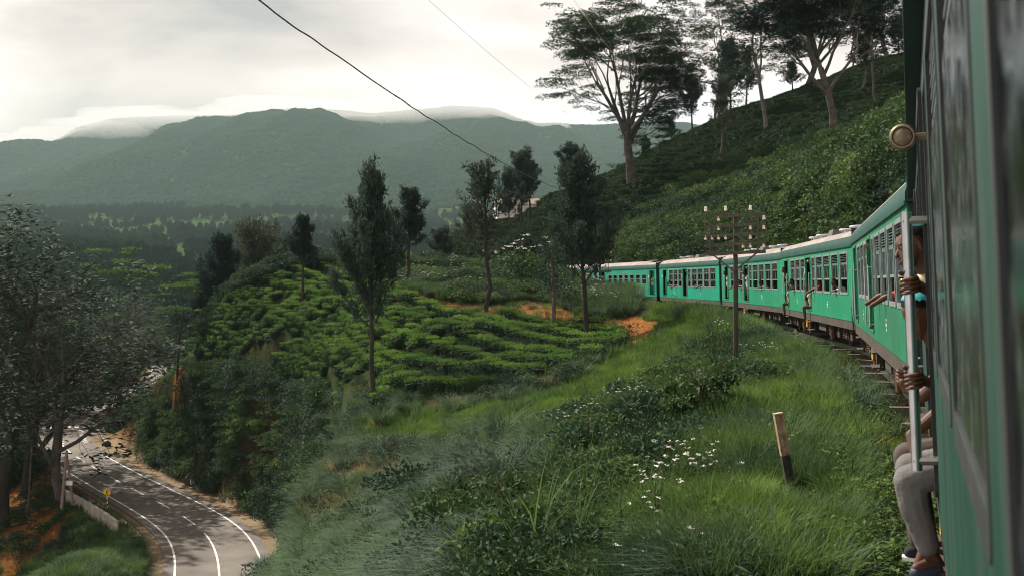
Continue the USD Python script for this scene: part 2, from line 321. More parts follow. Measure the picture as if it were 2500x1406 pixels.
t = np.arange(-1500, 3700, 10.0); t = (t - CX) / F
rows = np.r_[np.linspace(-18, 5.5, 24), np.geomspace(6, 366, 470)]
XX = t[None] * np.maximum(rows, 6.0)[:, None]; YY = np.repeat(rows[:, None], len(t), 1)
XX = np.clip(XX, -158, 118)
ZZ = height(XX, YY)
gv = np.stack([XX, YY, ZZ], -1).reshape(-1, 3); nc = len(t)
ii = (np.arange(len(rows) - 1)[:, None] * nc + np.arange(nc - 1)[None]).ravel()
gf = np.concatenate([np.stack([ii, ii + 1, ii + nc + 1], 1), np.stack([ii, ii + nc + 1, ii + nc], 1)])
a = np.linalg.norm(np.cross(gv[gf[:, 1]] - gv[gf[:, 0]], gv[gf[:, 2]] - gv[gf[:, 0]]), axis=1); gf = gf[a > 1e-9]
keep = np.unique(gf); remap = np.zeros(len(gv), int); remap[keep] = np.arange(len(keep)); gv, gf = gv[keep], remap[gf]

nodes = {'g': ('geometry', {}), 'soil': ('attribute', {'attribute': 'soil'}), 'sand': ('attribute', {'attribute': 'sand'}), 'dark': ('attribute', {'attribute': 'darksoil'}),
    'n': ('noise_texture', {'scale': 0.8, 'detail': 6.0, 'roughness': .65}), 'n2': ('noise_texture', {'scale': 5.0, 'detail': 6.0, 'roughness': .7}),
    'grass': ('rgb_ramp', {'ramp': [(.3, (.016, .026, .014)), (.55, (.03, .045, .018)), (.75, (.05, .05, .025))]}),
    'clay': ('rgb_ramp', {'ramp': [(.3, (.045, .020, .009)), (.5, (.15, .062, .020)), (.72, (.27, .12, .04))]}),
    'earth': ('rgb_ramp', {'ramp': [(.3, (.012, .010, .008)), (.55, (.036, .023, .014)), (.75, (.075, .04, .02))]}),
    'verge': ('rgb_ramp', {'ramp': [(.3, (.12, .085, .052)), (.6, (.20, .15, .098)), (.8, (.27, .21, .145))]}),
    'm1': ('mix', {}), 'm2': ('mix', {}), 'm3': ('mix', {}), 'b': ('bump', {'strength': .7, 'distance': .12}), 'p': ('principled_bsdf', {'roughness': 1.0, 'specular_ior_level': 0.0})}
M['ground'] = usdkit.material(stage, '/World/Looks/ground_look', nodes, [('g.position', 'n.vector'), ('g.position', 'n2.vector'), ('n.fac', 'grass.fac'), ('n2.fac', 'clay.fac'), ('n2.fac', 'earth.fac'), ('n2.fac', 'verge.fac'),
    ('dark.fac', 'm1.fac'), ('grass.color', 'm1.color1'), ('earth.color', 'm1.color2'), ('soil.fac', 'm2.fac'), ('m1.color', 'm2.color1'), ('clay.color', 'm2.color2'),
    ('sand.fac', 'm3.fac'), ('m2.color', 'm3.color1'), ('verge.color', 'm3.color2'), ('m3.color', 'p.base_color'), ('n2.fac', 'b.height'), ('b.normal', 'p.normal')], surface='p.BSDF')
ground = obj('ground', (gv, gf), 'ground', smooth=True, kind='structure')
d, s, i = offset_of(gv[:, :2], ROADT, ROADP, ROADN)
wob = meshkit.fbm(np.c_[gv[:, :2] * .3, np.zeros(len(gv))], 3, 21)
bulge = 3.2 * np.exp(-((gv[:, 1] - 88) / 9) ** 2) + 1.2 * np.exp(-((gv[:, 1] - 150) / 14) ** 2)
sand = np.where(s < 0, 1 - sstep(4.6 + 1.6 * wob + bulge, 5.6 + 2.0 * wob + bulge, d), 1 - sstep(3.6 + wob, 4.6 + wob, d)) * (gv[:, 1] > 60) * (gv[:, 2] < ROAD_Z + .9)
primvar(ground, 'sand', sand)
def soft(name):
    return in_zone(name, gv + np.c_[(meshkit.noise(gv * .9, 5) - .5) * .8, np.zeros(len(gv)), (meshkit.noise(gv * .9, 8) - .5) * .8]).astype(float)
primvar(ground, 'soil', np.maximum.reduce([soft('soil'), soft('leaflitter') * .9, soft('tan') * .35]))
dt, st, it = offset_of(gv[:, :2], TRACKT, TRACKP, TRACKN)
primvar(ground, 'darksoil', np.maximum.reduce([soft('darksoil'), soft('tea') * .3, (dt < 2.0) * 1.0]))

# ------------------------------------------------------------------ the road and its paint
mat('asphalt', (.085, .076, .066), .85, var=(.145, .128, .108), scale=.28, bump=.35, bscale=60, spec=.08)
mat('road_paint', (.66, .63, .58), .7, var=(.38, .36, .32), scale=3.5)
def ribbon(P, N, lo, hi, z, cols=2):
    o = np.linspace(lo, hi, cols)
    V = np.stack([np.c_[P + N * k, np.full(len(P), z)] for k in o], 1); n = len(P)
    i = (np.arange(n - 1)[:, None] * cols + np.arange(cols - 1)[None]).ravel()
    f = np.concatenate([np.stack([i, i + cols, i + cols + 1], 1), np.stack([i, i + cols + 1, i + 1], 1)])
    return V.reshape(-1, 3), f[:, ::-1] if lo < hi and False else f
sel = (ROADP[:, 1] > -18)
V, f = ribbon(ROADP[sel], ROADN[sel], -4.0, 4.0, ROAD_Z, 9)
V[:, 2] -= .0
road = obj('road', (V, f), 'asphalt', kind='structure')
arc = np.r_[0, np.cumsum(np.linalg.norm(np.diff(ROADP, axis=0), axis=1))]
def road_at(s, off=0.0):
    p = np.stack([np.interp(s, arc, ROADP[:, k]) for k in (0, 1)], -1); n = np.stack([np.interp(s, arc, ROADN[:, k]) for k in (0, 1)], -1)
    return p + n * np.asarray(off)[..., None] if np.ndim(off) else p + n * off
def s_near(x, y): return arc[ROADT.query([x, y])[1]]
def line(s0, s1, off, w, name):
    s = np.linspace(s0, s1, max(3, int((s1 - s0) / .6)))
    p = road_at(s); n = np.stack([np.interp(s, arc, ROADN[:, k]) for k in (0, 1)], -1)
    obj(name, ribbon(p, n, off - w / 2, off + w / 2, ROAD_Z + .005), 'road_paint', road)
sz = s_near(-66.5, 166)                       # the zebra crossing
def zigzag(off):
    s = np.arange(sz - 19, sz - 3, 1.0); k = off + .32 * (-1.0) ** np.arange(len(s))
    p = road_at(s, k)
    poly = sg.LineString(p).buffer(.09, cap_style=2, join_style=2)
    m = trimesh.creation.extrude_polygon(poly, .003, engine='earcut'); m.apply_translation((0, 0, ROAD_Z + .004)); obj('zigzag_line', m, 'road_paint', road)
    s = np.arange(sz + 4, sz + 18, 1.0); k = off + .32 * (-1.0) ** np.arange(len(s))
    m = trimesh.creation.extrude_polygon(sg.LineString(road_at(s, k)).buffer(.09, cap_style=2, join_style=2), .003, engine='earcut'); m.apply_translation((0, 0, ROAD_Z + .004)); obj('zigzag_line', m, 'road_paint', road)
s_far = arc[-1] - 5
line(20, sz - 20, 3.15, .16, 'edge_line'); line(20, sz - 30, -3.15, .16, 'edge_line'); line(sz + 20, s_far, 3.15, .16, 'edge_line'); line(sz + 20, s_far, -3.15, .16, 'edge_line')
s0 = s_near(-26.5, 96)
line(20, s0, 0.0, .15, 'centre_line')
s = s0 + 3.6
while s < sz - 34:
    line(s, s + 4.4, 0.0, .14, 'centre_dash'); s += 8.4
line(s, sz - 19.5, 0.0, .15, 'centre_line')
line(sz + 20, s_far, 0.0, .15, 'centre_line')
zigzag(0.0); zigzag(-3.0); zigzag(3.0)
for k in range(7):
    line(sz - 1.4, sz + 1.4, -3.3 + 1.1 * k, .62, 'zebra_stripe')
# ------------------------------------------------------------------ far hills, their woods, the air
HP = np.array([-700, -300, 0, 130, 190, 260, 370, 550, 700, 900, 1100, 1200, 1310, 1430, 1640, 1900, 2300, 3200], float)
RIDGE = np.array([430, 390, 365, 352, 318, 300, 290, 284, 268, 280, 264, 268, 308, 309, 302, 330, 360, 380], float)
HY_ROWS = np.array([225, 320, 450, 650, 900, 1200, 1500, 1650, 1750, 1900, 2200, 2800, 3500, 4200, 4700, 5300], float)
left = np.array([1005, 895, 790, 690, 640, 606, 572, 552, 540, 532, 508, 440, 362, 0, 0, 0]); right = np.array([960, 860, 770, 690, 650, 615, 585, 575, 566, 555, 515, 440, 362, 0, 0, 0])
mixr = sstep(600, 1000, HP)
PYT = left[:, None] * (1 - mixr) + right[:, None] * mixr
PYT[13] = RIDGE; PYT[12] = RIDGE * .45 + 440 * .55 - 20; PYT[11] = RIDGE * .25 + 480 * .75 - 5
PYT[14] = RIDGE + 25; PYT[15] = RIDGE + 120
from scipy.interpolate import RectBivariateSpline
_pyf = RegularGridInterpolator((np.log(HY_ROWS), HP), PYT, method='linear', bounds_error=False, fill_value=None)
def hill_height(x, y):
    x, y = np.asarray(x, float), np.asarray(y, float)
    px = CX + F * x / y
    z = CZ - (_pyf(np.stack([np.log(np.clip(y, 225, 5300)), np.clip(px, -700, 3200)], -1)) - HY) / F * y
    p = np.stack([x, y, 0 * x], -1)
    a = sstep(260, 700, y)
    z = z + a * ((meshkit.fbm(p / 160, 3, 31) - .5) * 26 + (meshkit.fbm(p / 45, 3, 33) - .5) * 9) * np.where(y > 4000, .6, 1) + sstep(2000, 3000, y) * (meshkit.fbm(p * [1 / 330, 1 / 1100, 1], 4, 35) - .5) * 230 * (1 - sstep(3700, 4200, y))
    return z
tt = np.linspace(-560, 3100, 460); tt = (tt - CX) / F
rr = np.geomspace(232, 5200, 330)
XX = tt[None] * rr[:, None]; YY = np.repeat(rr[:, None], len(tt), 1); ZZ = hill_height(XX, YY)
hvv = np.stack([XX, YY, ZZ], -1).reshape(-1, 3); nc = len(tt)
ii = (np.arange(len(rr) - 1)[:, None] * nc + np.arange(nc - 1)[None]).ravel()
hf = np.concatenate([np.stack([ii, ii + 1, ii + nc + 1], 1), np.stack([ii, ii + nc + 1, ii + nc], 1)])
M['hills'] = usdkit.material(stage, '/World/Looks/hills_look', {'g': ('geometry', {}), 't': ('attribute', {'attribute': 'tea'}), 'n': ('noise_texture', {'scale': .02, 'detail': 8.0, 'roughness': .7}),
    'w': ('wave_texture', {'wave_type': 'bands', 'bands_direction': 'z', 'scale': .5, 'distortion': 6.0, 'detail': 2.0}),
    'f': ('rgb_ramp', {'ramp': [(.3, (.014, .028, .013)), (.7, (.036, .062, .022))]}), 'l': ('rgb_ramp', {'ramp': [(.2, (.016, .036, .013)), (.8, (.036, .062, .020))]}),
    'm': ('mix', {}), 'p': ('principled_bsdf', {'roughness': 1.0, 'specular_ior_level': 0.0})},
    [('g.position', 'n.vector'), ('g.position', 'w.vector'), ('n.fac', 'f.fac'), ('w.fac', 'l.fac'), ('t.fac', 'm.fac'), ('f.color', 'm.color1'), ('l.color', 'm.color2'), ('m.color', 'p.base_color')], surface='p.BSDF')
hills = obj('hills', (hvv, hf), 'hills', smooth=True, kind='structure')
FAR_TEA = [([(60, 530), (250, 536), (420, 545), (690, 538), (690, 556), (520, 566), (400, 575), (330, 600), (230, 585), (120, 560)], 1250, 1850),
           ([(340, 590), (420, 580), (520, 600), (420, 640), (330, 640)], 650, 1400), ([(430, 655), (500, 640), (540, 670), (490, 690), (440, 690)], 400, 1000), ([(700, 560), (800, 545), (850, 560), (860, 640), (760, 650)], 700, 1500),
           ([(640, 640), (760, 620), (800, 690), (680, 720)], 350, 900), ([(840, 500), (930, 500), (960, 530), (850, 540)], 1500, 2300), ([(460, 600), (520, 600), (540, 640), (480, 640)], 600, 1400), ([(1060, 510), (1200, 500), (1260, 530), (1080, 540)], 1500, 2300)]
import shapely
def far_tea(P):
    u, v = project(P); w = (meshkit.fbm(P / 60, 3, 41) - .5); r = np.zeros(len(P), bool)
    for poly, lo, hi in FAR_TEA:
        r |= shapely.contains_xy(sg.Polygon(poly), u + w * 60, v + w * 16) & (P[:, 1] > lo) & (P[:, 1] < hi)
    return r & (meshkit.fbm(P / 75, 3, 43) > .40)
primvar(hills, 'tea', far_tea(hvv).astype(float))

leafmat('far_leaf', (.008, .020, .013), (.024, .042, .020), c=(.014, .030, .021), scale=.004, trans=.0, island=False, rough=1.0, spec=.0)
def blob(seed, flat=.8):
    m = trimesh.creation.icosphere(1); v = m.vertices
    v = v * (0.75 + .55 * meshkit.noise(v * 1.7 + seed * 9, seed))[:, None]; v[:, 2] = v[:, 2] * flat + .55
    return trimesh.Trimesh(v, m.faces, process=False)
def clump_tree(seed, n=210):
    rg = np.random.default_rng(seed); k = unit(rg.normal(size=(n, 3))); c = k * (rg.uniform(.45, 1.0, n) ** .6)[:, None] * [.42, .42, .55] + [0, 0, .72]
    c[:, :2] *= (1.25 - .55 * np.clip(c[:, 2:3], 0, 1.2))
    V, f = leaves(c - k * .1, unit(rg.normal(size=(n, 3)) + k), k + rg.normal(size=(n, 3)) * .5, .21, .17)
    tr = tube([(0, 0, -.2), (.01, 0, .4), (0, .01, .9)], [.03, .022, .008], 4, False)
    return joinvf([(V, f), (tr.vertices, tr.faces)])
rg = np.random.default_rng(11)
n = 80000; px = rg.uniform(-120, 1760, n); y = rg.uniform(2050, 4330, n); x = (px - CX) / F * y
p = np.c_[x, y, hill_height(x, y)]; u, v = project(p)
p = p[~far_tea(p)]
scatter('mountain_forest', [[(blob(s), 'far_leaf')] for s in range(5)], p, rg.uniform(0, 6.28, len(p)), rg.uniform(3.2, 6.2, len(p)), label='dense dark green forest covering the far mountain', cat='forest')
n = 19000; px = rg.uniform(-120, 1700, n); y = np.exp(rg.uniform(math.log(300), math.log(2100), n)); x = (px - CX) / F * y
p = np.c_[x, y, hill_height(x, y)]; dens = meshkit.fbm(p / 90, 3, 51)
p = p[~far_tea(p) & (dens > .43)]
scatter('valley_woodland', [[(clump_tree(s), 'far_leaf')] for s in range(6)], p, rg.uniform(0, 6.28, len(p)), rg.uniform(7, 14, len(p)), label='mixed woodland filling the valley below the mountain', cat='woodland')
HAZE = True
if HAZE:
    M['haze'] = usdkit.material(stage, '/World/Looks/haze_look', {'v': ('principled_volume', {'color': (.66, .90, .87), 'density': .000042, 'anisotropy': .2})}, [], volume='v.volume')
    hz = box(9000, 5700, 880, (600, 2650, 400)); obj('haze', hz, 'haze', kind='stuff', label='thin grey air between the hills', category='haze')

    M['mist'] = usdkit.material(stage, '/World/Looks/mist_look', {'v': ('principled_volume', {'color': (.95, .93, .92), 'density': .0026, 'anisotropy': .0})}, [], volume='v.volume')
    rg = np.random.default_rng(4); puffs = []
    for k in range(46):
        px = rg.uniform(300, 1290) if k < 34 else rg.uniform(-80, 420); ry = np.interp(px, HP, RIDGE); h_ = rg.uniform(18, 44); w_ = rg.uniform(70, 210); py = ry + rg.uniform(-8, 22)
        e = trimesh.creation.icosphere(3); v = e.vertices; v = v * (1 + .7 * (meshkit.fbm(v * 1.6 + k, 3, k + 50)[:, None] - .5)); c = PT(px, py, 3990 + rg.uniform(-90, 90))
        puffs.append(m3.Manifold(m3.Mesh(np.asarray(v * [w_, 200, h_] + c, np.float32), np.asarray(e.faces, np.uint32))))
    mm = m3.Manifold.batch_boolean(puffs, m3.OpType.Add).to_mesh()
    obj('mist_bank', (mm.vert_properties[:, :3], mm.tri_verts), 'mist', kind='stuff', label='low white cloud lying along the top of the mountain', category='cloud')
# ------------------------------------------------------------------ trees
mat('bark_grey', (.11, .095, .08), .9, var=(.045, .04, .036), scale=1.2, bump=.6, bscale=9, local=True, dist=.05, spec=.05)
mat('bark_dark', (.045, .036, .03), .95, var=(.02, .017, .015), scale=1.5, bump=.6, bscale=9, local=True, dist=.05, spec=.05)
mat('bark_twig', (.12, .108, .095), .9, var=(.055, .05, .045), scale=1.2, local=True, spec=.05)
mat('bark_pale', (.14, .12, .098), .9, var=(.055, .047, .04), scale=1.0, bump=.5, bscale=8, local=True, dist=.05, spec=.05)
leafmat('oak_leaf', (.016, .030, .026), (.048, .070, .050), trans=.3)
leafmat('oak_leaf_pale', (.035, .05, .036), (.075, .09, .06), trans=.2)
leafmat('flat_leaf', (.012, .03, .012), (.04, .075, .02), trans=.22)
leafmat('tier_leaf', (.028, .072, .014), (.075, .145, .028), trans=.25)
leafmat('airy_leaf', (.020, .040, .031), (.065, .088, .052), trans=.2)
leafmat('broad_leaf', (.014, .028, .020), (.036, .055, .030), trans=.2)
def grow(rg, p, d, L, r, lev, P, segs, tips):
    """Recursive limb: bends by P['bend'], lifts or spreads by P['lift'], forks P['split'][lev] times."""
    n = P.get('steps', 4); pts = [p]; q = d.copy()
    for k in range(n):
        q = unit(q + rg.normal(size=3) * P['bend'] + np.array([0, 0, P['lift'][min(lev, len(P['lift']) - 1)]])); pts.append(pts[-1] + q * L / n)
    r1 = r * P['taper'][min(lev, len(P['taper']) - 1)]; segs.append((np.array(pts), np.linspace(r, r1, n + 1), lev))
    if lev + 1 >= P['levels']: tips.append((pts[-1], q, L)); return
    k = P['split'][lev]; az0 = rg.uniform(0, 6.28)
    for j in range(k):
        t = 1.0 if j == 0 and P.get('lead', True) else rg.uniform(*P['where'][lev]); i = t * n; i0 = min(int(i), n - 1); b = pts[i0] + (pts[i0 + 1] - pts[i0]) * (i - i0)
        az = az0 + j * 2.4 + rg.uniform(-.4, .4); s = unit(np.cross(q, [.3, .2, 1.0])); s2 = np.cross(q, s)
        an = math.radians(P['angle'][lev]) * rg.uniform(.7, 1.25) * (.45 if (j == 0 and P.get('lead', True)) else 1)
        nd = unit(q * math.cos(an) + (s * math.cos(az) + s2 * math.sin(az)) * math.sin(an))
        grow(rg, b, nd, L * P['short'][lev] * rg.uniform(.75, 1.2), max(r1 * (.8 if k > 1 else 1), .01) * rg.uniform(.75, 1), lev + 1, P, segs, tips)
def limbs(segs, minr=.012, sides=(8, 6, 5, 4, 3, 3)):
    return joinvf([(m.vertices, m.faces) for m in (tube(a, np.maximum(r, minr), sides[min(l, 5)], False) for a, r, l in segs)])
def tree_kind(name, wood, crown, bark, leaf, twigs=None):
    c = class_prim(name)
    obj('trunk', wood, bark, c, smooth=True)
    if twigs is not None: obj('branches', twigs, bark, c)
    obj('crown', crown, leaf, c)
    return c
def silver_oak(name, seed, h=11.0, clear=.4, wid=1.5, dens=1.0, leaf='oak_leaf', bark='bark_dark', spires=4, gap=.0):
    rg = np.random.default_rng(seed); k = 9
    tp = np.c_[np.cumsum(rg.normal(size=(k, 2)) * .09, 0) , np.linspace(-.6, h * .93, k)]; tp[0, :2] = tp[1, :2] = 0
    segs = []; C, D, N = [], [], []
    nb = int(30 * dens ** .5) + 6
    for j in range(nb):
        t = clear + (1 - clear) * (j / nb) ** .9 * .93; z = h * t; b = np.array([np.interp(z, tp[:, 2], tp[:, i]) for i in (0, 1)] + [z])
        if rg.random() < gap: continue
        az = j * 2.4 + rg.uniform(-.5, .5); f = (t - clear) / (1 - clear)
        prof = (1.0 + .35 * f) * (1 - f) ** .7 * 1.2 + .14
        L = wid * prof * rg.uniform(.45, 1.6); el = math.radians(rg.uniform(18, 50) + 30 * f)
        d = np.array([math.cos(az) * math.cos(el), math.sin(az) * math.cos(el), math.sin(el)])
        pts = [b + d * L * s + np.array([0, 0, .35 * L * s * s]) for s in np.linspace(0, 1, 5)]
        segs.append((np.array(pts), np.linspace(.05, .012, 5), 3))
        m = int(20 * dens * max(L / wid, .4))
        for s in rg.uniform(.0, 1.0, m) ** .6 * .85 + .2:
            q = b + d * L * s + np.array([0, 0, .35 * L * s * s]) + rg.normal(size=3) * .16 * wid / 1.5
            kk = 12; C.append(q + rg.normal(size=(kk, 3)) * .12); dd = unit(d * .6 + [0, 0, .5] + rg.normal(size=(kk, 3)) * .7); D.append(dd); N.append(rg.normal(size=(kk, 3)) + [0, 0, .6])
    for j in range(spires):
        az = rg.uniform(0, 6.28); b = tp[-1] + np.array([math.cos(az), math.sin(az), 0]) * rg.uniform(0, .5) * wid / 1.5 - [0, 0, h * .12]; L = h * rg.uniform(.1, .26)
        top = b + np.array([math.cos(az) * .15, math.sin(az) * .15, 1.0]) * L; segs.append((np.array([b, top]), np.array([.035, .01]), 3))
        for s in np.linspace(.1, 1.02, int(12 + L * 6)):
            kk = 8; C.append(b + (top - b) * s + rg.normal(size=(kk, 3)) * [.1, .1, .08] * (1.3 - .6 * s)); D.append(unit([0, 0, .9] + rg.normal(size=(kk, 3)) * .6)); N.append(rg.normal(size=(kk, 3)))
    C, D, N = map(np.vstack, (C, D, N))
    crown = leaves(C, D, N, rg.uniform(.18, .36, len(C)), rg.uniform(.06, .12, len(C)))
    trunk = tube(tp, np.linspace(.19, .05, k), 8)
    return tree_kind(name, trunk, crown, bark, leaf, limbs(segs))
OAK = [silver_oak('dense_oak', 1, wid=1.75, dens=1.5, spires=7, clear=.36), silver_oak('narrow_oak', 2, wid=1.3, dens=1.2, spires=4, clear=.42), silver_oak('airy_oak', 3, wid=1.7, dens=.75, spires=3, clear=.38, leaf='oak_leaf_pale', gap=.25),
       silver_oak('bushy_oak', 4, wid=2.0, dens=1.5, spires=5, clear=.34), silver_oak('slim_oak', 5, wid=1.05, dens=1.2, spires=3, clear=.5), silver_oak('pale_oak', 6, wid=1.7, dens=1.1, spires=4, clear=.35, leaf='oak_leaf_pale', bark='bark_grey')]
def pad_tree(name, seed, h, P, L0, r0, pad, leaf, bark, per=70, tiltd=(0, 0, 1), flat=.22, ll=.3, extra=None, trunk_h=None):
    rg = np.random.default_rng(seed); segs, tips = [], []
    grow(rg, np.array([0, 0, -.8]), unit(np.array(tiltd, float)), L0, r0, 0, P, segs, tips)
    if extra: extra(rg, segs, tips)
    C, D, N = [], [], []
    for (p, q, L) in tips:
        R = pad * rg.uniform(.6, 1.3); k = int(per * (R / pad) ** 2)
        a = rg.uniform(0, 6.28, k); rr = R * np.sqrt(rg.uniform(0, 1, k)); el = rg.uniform(.7, 1.4); ang = rg.uniform(0, 3.14)
        ex, ey = rr * np.cos(a) * el, rr * np.sin(a) / el
        X = ex * math.cos(ang) - ey * math.sin(ang); Y = ex * math.sin(ang) + ey * math.cos(ang)
        Z = rg.normal(size=k) * R * flat * .55 + (1 - (rr / R) ** 2) * R * flat * .9
        C.append(p + np.stack([X, Y, Z], 1)); D.append(np.c_[np.cos(a), np.sin(a), rg.normal(size=k) * .3]); N.append(np.c_[rg.normal(size=(k, 2)) * .35, np.ones(k)])
    C, D, N = map(np.vstack, (C, D, N)); crown = leaves(C, D, N, rg.uniform(.7, 1.3, len(C)) * ll, rg.uniform(.35, .6, len(C)) * ll)
    lo = [s for s in segs if s[2] == 0]; hi = [s for s in segs if s[2] > 0]
    c = tree_kind(name, limbs(lo, sides=(10,)), crown, bark, leaf, limbs(hi)); top = C[:, 2].max(); return c, top
P_ALB = dict(levels=5, steps=4, bend=.10, lift=[.0, .05, .03, -.02, -.03], split=[7, 4, 4, 4], where=[(.55, 1), (.45, 1), (.35, 1), (.3, 1)], angle=[38, 34, 36, 40], short=[1.05, .72, .62, .5], taper=[.72, .5, .5, .45], lead=True)
def low_limbs(rg, segs, tips):
    for j in range(7):
        az = rg.uniform(0, 6.28); b = np.array([0, 0, rg.uniform(5.5, 11)])
        grow(rg, b, unit(np.array([math.cos(az), math.sin(az), .25])), rg.uniform(3.0, 5.2), .10, 2, P_ALB, segs, tips)
ALB, ALB_H = pad_tree('umbrella_tree', 8, 29, P_ALB, 8.0, .62, 1.3, 'flat_leaf', 'bark_grey', per=135, flat=.13, ll=.31, extra=low_limbs)
P_TALL = dict(levels=5, steps=4, bend=.12, lift=[.02, .03, .02, .0, .0], split=[5, 4, 4, 3], where=[(.6, 1), (.4, 1), (.3, 1), (.3, 1)], angle=[34, 40, 44, 46], short=[.62, .66, .62, .55], taper=[.7, .55, .5, .45], lead=True)
TALL, TALL_H = pad_tree('tall_canopy_tree', 15, 30, P_TALL, 14.0, .5, 1.5, 'broad_leaf', 'bark_pale', per=200, flat=.3, ll=.4)
TALL2, TALL2_H = pad_tree('slender_canopy_tree', 26, 30, dict(P_TALL, split=[3, 3, 3, 3], angle=[26, 36, 44, 46]), 19.0, .32, 1.3, 'broad_leaf', 'bark_grey', per=170, flat=.4, ll=.42, tiltd=(.05, 0, 1))
P_FLAT = dict(levels=4, steps=4, bend=.08, lift=[0, -.04, -.10, -.10], split=[6, 3, 3], where=[(.5, 1), (.4, 1), (.35, 1)], angle=[62, 40, 40], short=[.42, .7, .6], taper=[.6, .5, .45], lead=True)
FLAT, FLAT_H = pad_tree('flat_topped_tree', 31, 20, P_FLAT, 13.5, .3, 1.7, 'tier_leaf', 'bark_dark', per=330, flat=.10, ll=.36)
P_AIRY = dict(levels=6, steps=3, bend=.16, lift=[.02, .04, .03, .02, .0, .0], split=[5, 4, 4, 4, 3], where=[(.35, 1), (.3, 1), (.25, 1), (.2, 1), (.2, 1)], angle=[40, 44, 46, 48, 48], short=[.72, .66, .62, .6, .6], taper=[.66, .5, .5, .5, .5], lead=True)
AIRY, AIRY_H = pad_tree('twiggy_tree', 41, 24, dict(P_AIRY, lift=[.02, .10, .06, .03, .0, .0]), 11.0, .5, .5, 'airy_leaf', 'bark_twig', per=6, flat=.8, ll=.22)
AIRY2, AIRY2_H = pad_tree('twiggy_broad_tree', 47, 24, dict(P_AIRY, angle=[44, 44, 44, 46, 46], lift=[.02, .08, .05, .03, .0, .0]), 11.5, .42, .5, 'airy_leaf', 'bark_twig', per=8, flat=.8, ll=.24)
P_BROAD = dict(levels=5, steps=3, bend=.14, lift=[.02, .05, .03, .02, .0], split=[6, 4, 4, 3], where=[(.4, 1), (.3, 1), (.3, 1), (.3, 1)], angle=[46, 46, 46, 46], short=[.6, .66, .62, .6], taper=[.6, .5, .5, .5], lead=True)
BROAD = [pad_tree('broad_tree_%s' % w, sd, 18, P_BROAD, l0, .35, .75, lf, 'bark_dark', per=26, flat=.7, ll=.42) for w, sd, l0, lf in (('tall', 51, 9.0, 'broad_leaf'), ('round', 52, 7.0, 'broad_leaf'), ('grey', 53, 8.0, 'oak_leaf'))]

def plant_tree(kind, kh, name, px, base, Y, top, label, group=None, rz=None, wide=1.0, tilt=None):
    x = (px - CX) / F * Y; z = float(height(x, Y)) if base is None else CZ - (base - HY) / F * Y
    zg = float(height(x, Y)); z = zg
    H = CZ - (top - HY) / F * Y - z; s = H / kh
    return copy_of(kind, name, label, 'tree', (x, Y, z - .1), px * 7.3 % 360 if rz is None else rz, (s * wide, s * wide, s), group, tilt)
OH = 11.6
for (k, px, b, Y, top, wide, label) in [
    (0, 912, 955, 62, 412, .72, 'tallest dark silver oak, trunk rising from the near edge of the tea field'),
    (3, 1432, 835, 72, 388, 1.0, 'bushy silver oak with forked trunk on the right tip of the tea field'),
    (2, 1187, 765, 86, 392, 1.1, 'thin airy silver oak at the orange bank behind the tea field'),
    (1, 738, 727, 115, 518, 1.15, 'round-headed silver oak alone on the left brow of the tea field'),
    (1, 992, 700, 104, 450, 1.35, 'dark silver oak just right of the tallest one, behind the tea field'),
    (4, 767, 690, 124, 598, 1.3, 'small silver oak beside the round-headed one on the brow'),
    (0, 1272, 590, 182, 365, .95, 'tallest of the three silver oaks on the tea slope above the bushes'),
    (4, 1292, 575, 188, 385, 1.2, 'slim silver oak, right one of the three on the tea slope'),
    (3, 1244, 600, 178, 420, .8, 'low bushy silver oak, left one of the three on the tea slope'),
    (4, 1392, 560, 152, 345, 1.5, 'tall dark silver oak behind the forked one, crown against the mountain'),
    (5, 1150, 620, 168, 500, 1.2, 'pale thin tree left of the three oaks on the tea slope'),
    (3, 1345, 500, 200, 470, 1.4, 'low round tree beside the small house on the slope'),
    (0, 1075, 640, 165, 555, 1.3, 'dark small tree behind the reedy bank in the middle'),
    (1, 541, 830, 152, 563, 1.05, 'dark silver oak, pale trunk, at the left end of the knoll'),
    (5, 618, 790, 160, 548, 1.0, 'pale feathery silver oak second from the left behind the knoll'),
    (5, 664, 770, 172, 560, .95, 'pale silver oak just left of the round-headed one, farther off'),
    (4, 575, 800, 168, 640, .9, 'small slim oak between the dark and the pale oaks'),
    (0, 498, 830, 172, 640, .7, 'dark bushy oak left of the pale-trunked one'),
    (3, 690, 735, 165, 610, .8, 'low pale bushy oak under the round-headed one'),
    (0, 1690, 335, 212, 182, 1.1, 'dark conical tree at the foot of the ridge right of the umbrella tree'),
    (3, 1785, 330, 198, 98, 1.05, 'tall dense grey-green tree in the middle of the terraces'),
    (5, 1822, 300, 215, 118, 1.1, 'pale tree right behind the tall dense grey-green one'),
    (5, 1758, 375, 182, 190, 1.0, 'pale bushy tree left of the tall dense grey-green one'),
    (3, 1640, 352, 206, 292, 1.3, 'low shrubby tree behind the umbrella tree trunk'),
    (3, 1935, 290, 206, 150, 1.3, 'dark bushy tree on the terraces left of the twin trunk'),
    (5, 2105, 250, 176, 60, 1.5, 'pale leafy tree right of the twin trunk under the ridge'),
    (4, 1575, 420, 190, 330, 1.3, 'thin dark tree close behind the umbrella tree'),
    (0, 2195, 190, 190, 40, 1.3, 'dark tree beside the end of the carriage roof on the ridge')]:
    plant_tree(OAK[k], OH, 'silver_oak', px, b, Y, top, label, 'silver oaks among the tea', wide=wide)
plant_tree(ALB, ALB_H, 'umbrella_tree', 1545, 472, 165, -40, 'huge umbrella-shaped tree with layered flat foliage above the train', rz=20, wide=.98)
plant_tree(TALL, TALL_H, 'canopy_tree', 2030, 320, 122, -150, 'tall twin-limbed tree with thick pale trunk above the bushy slope', rz=60, wide=1.3)
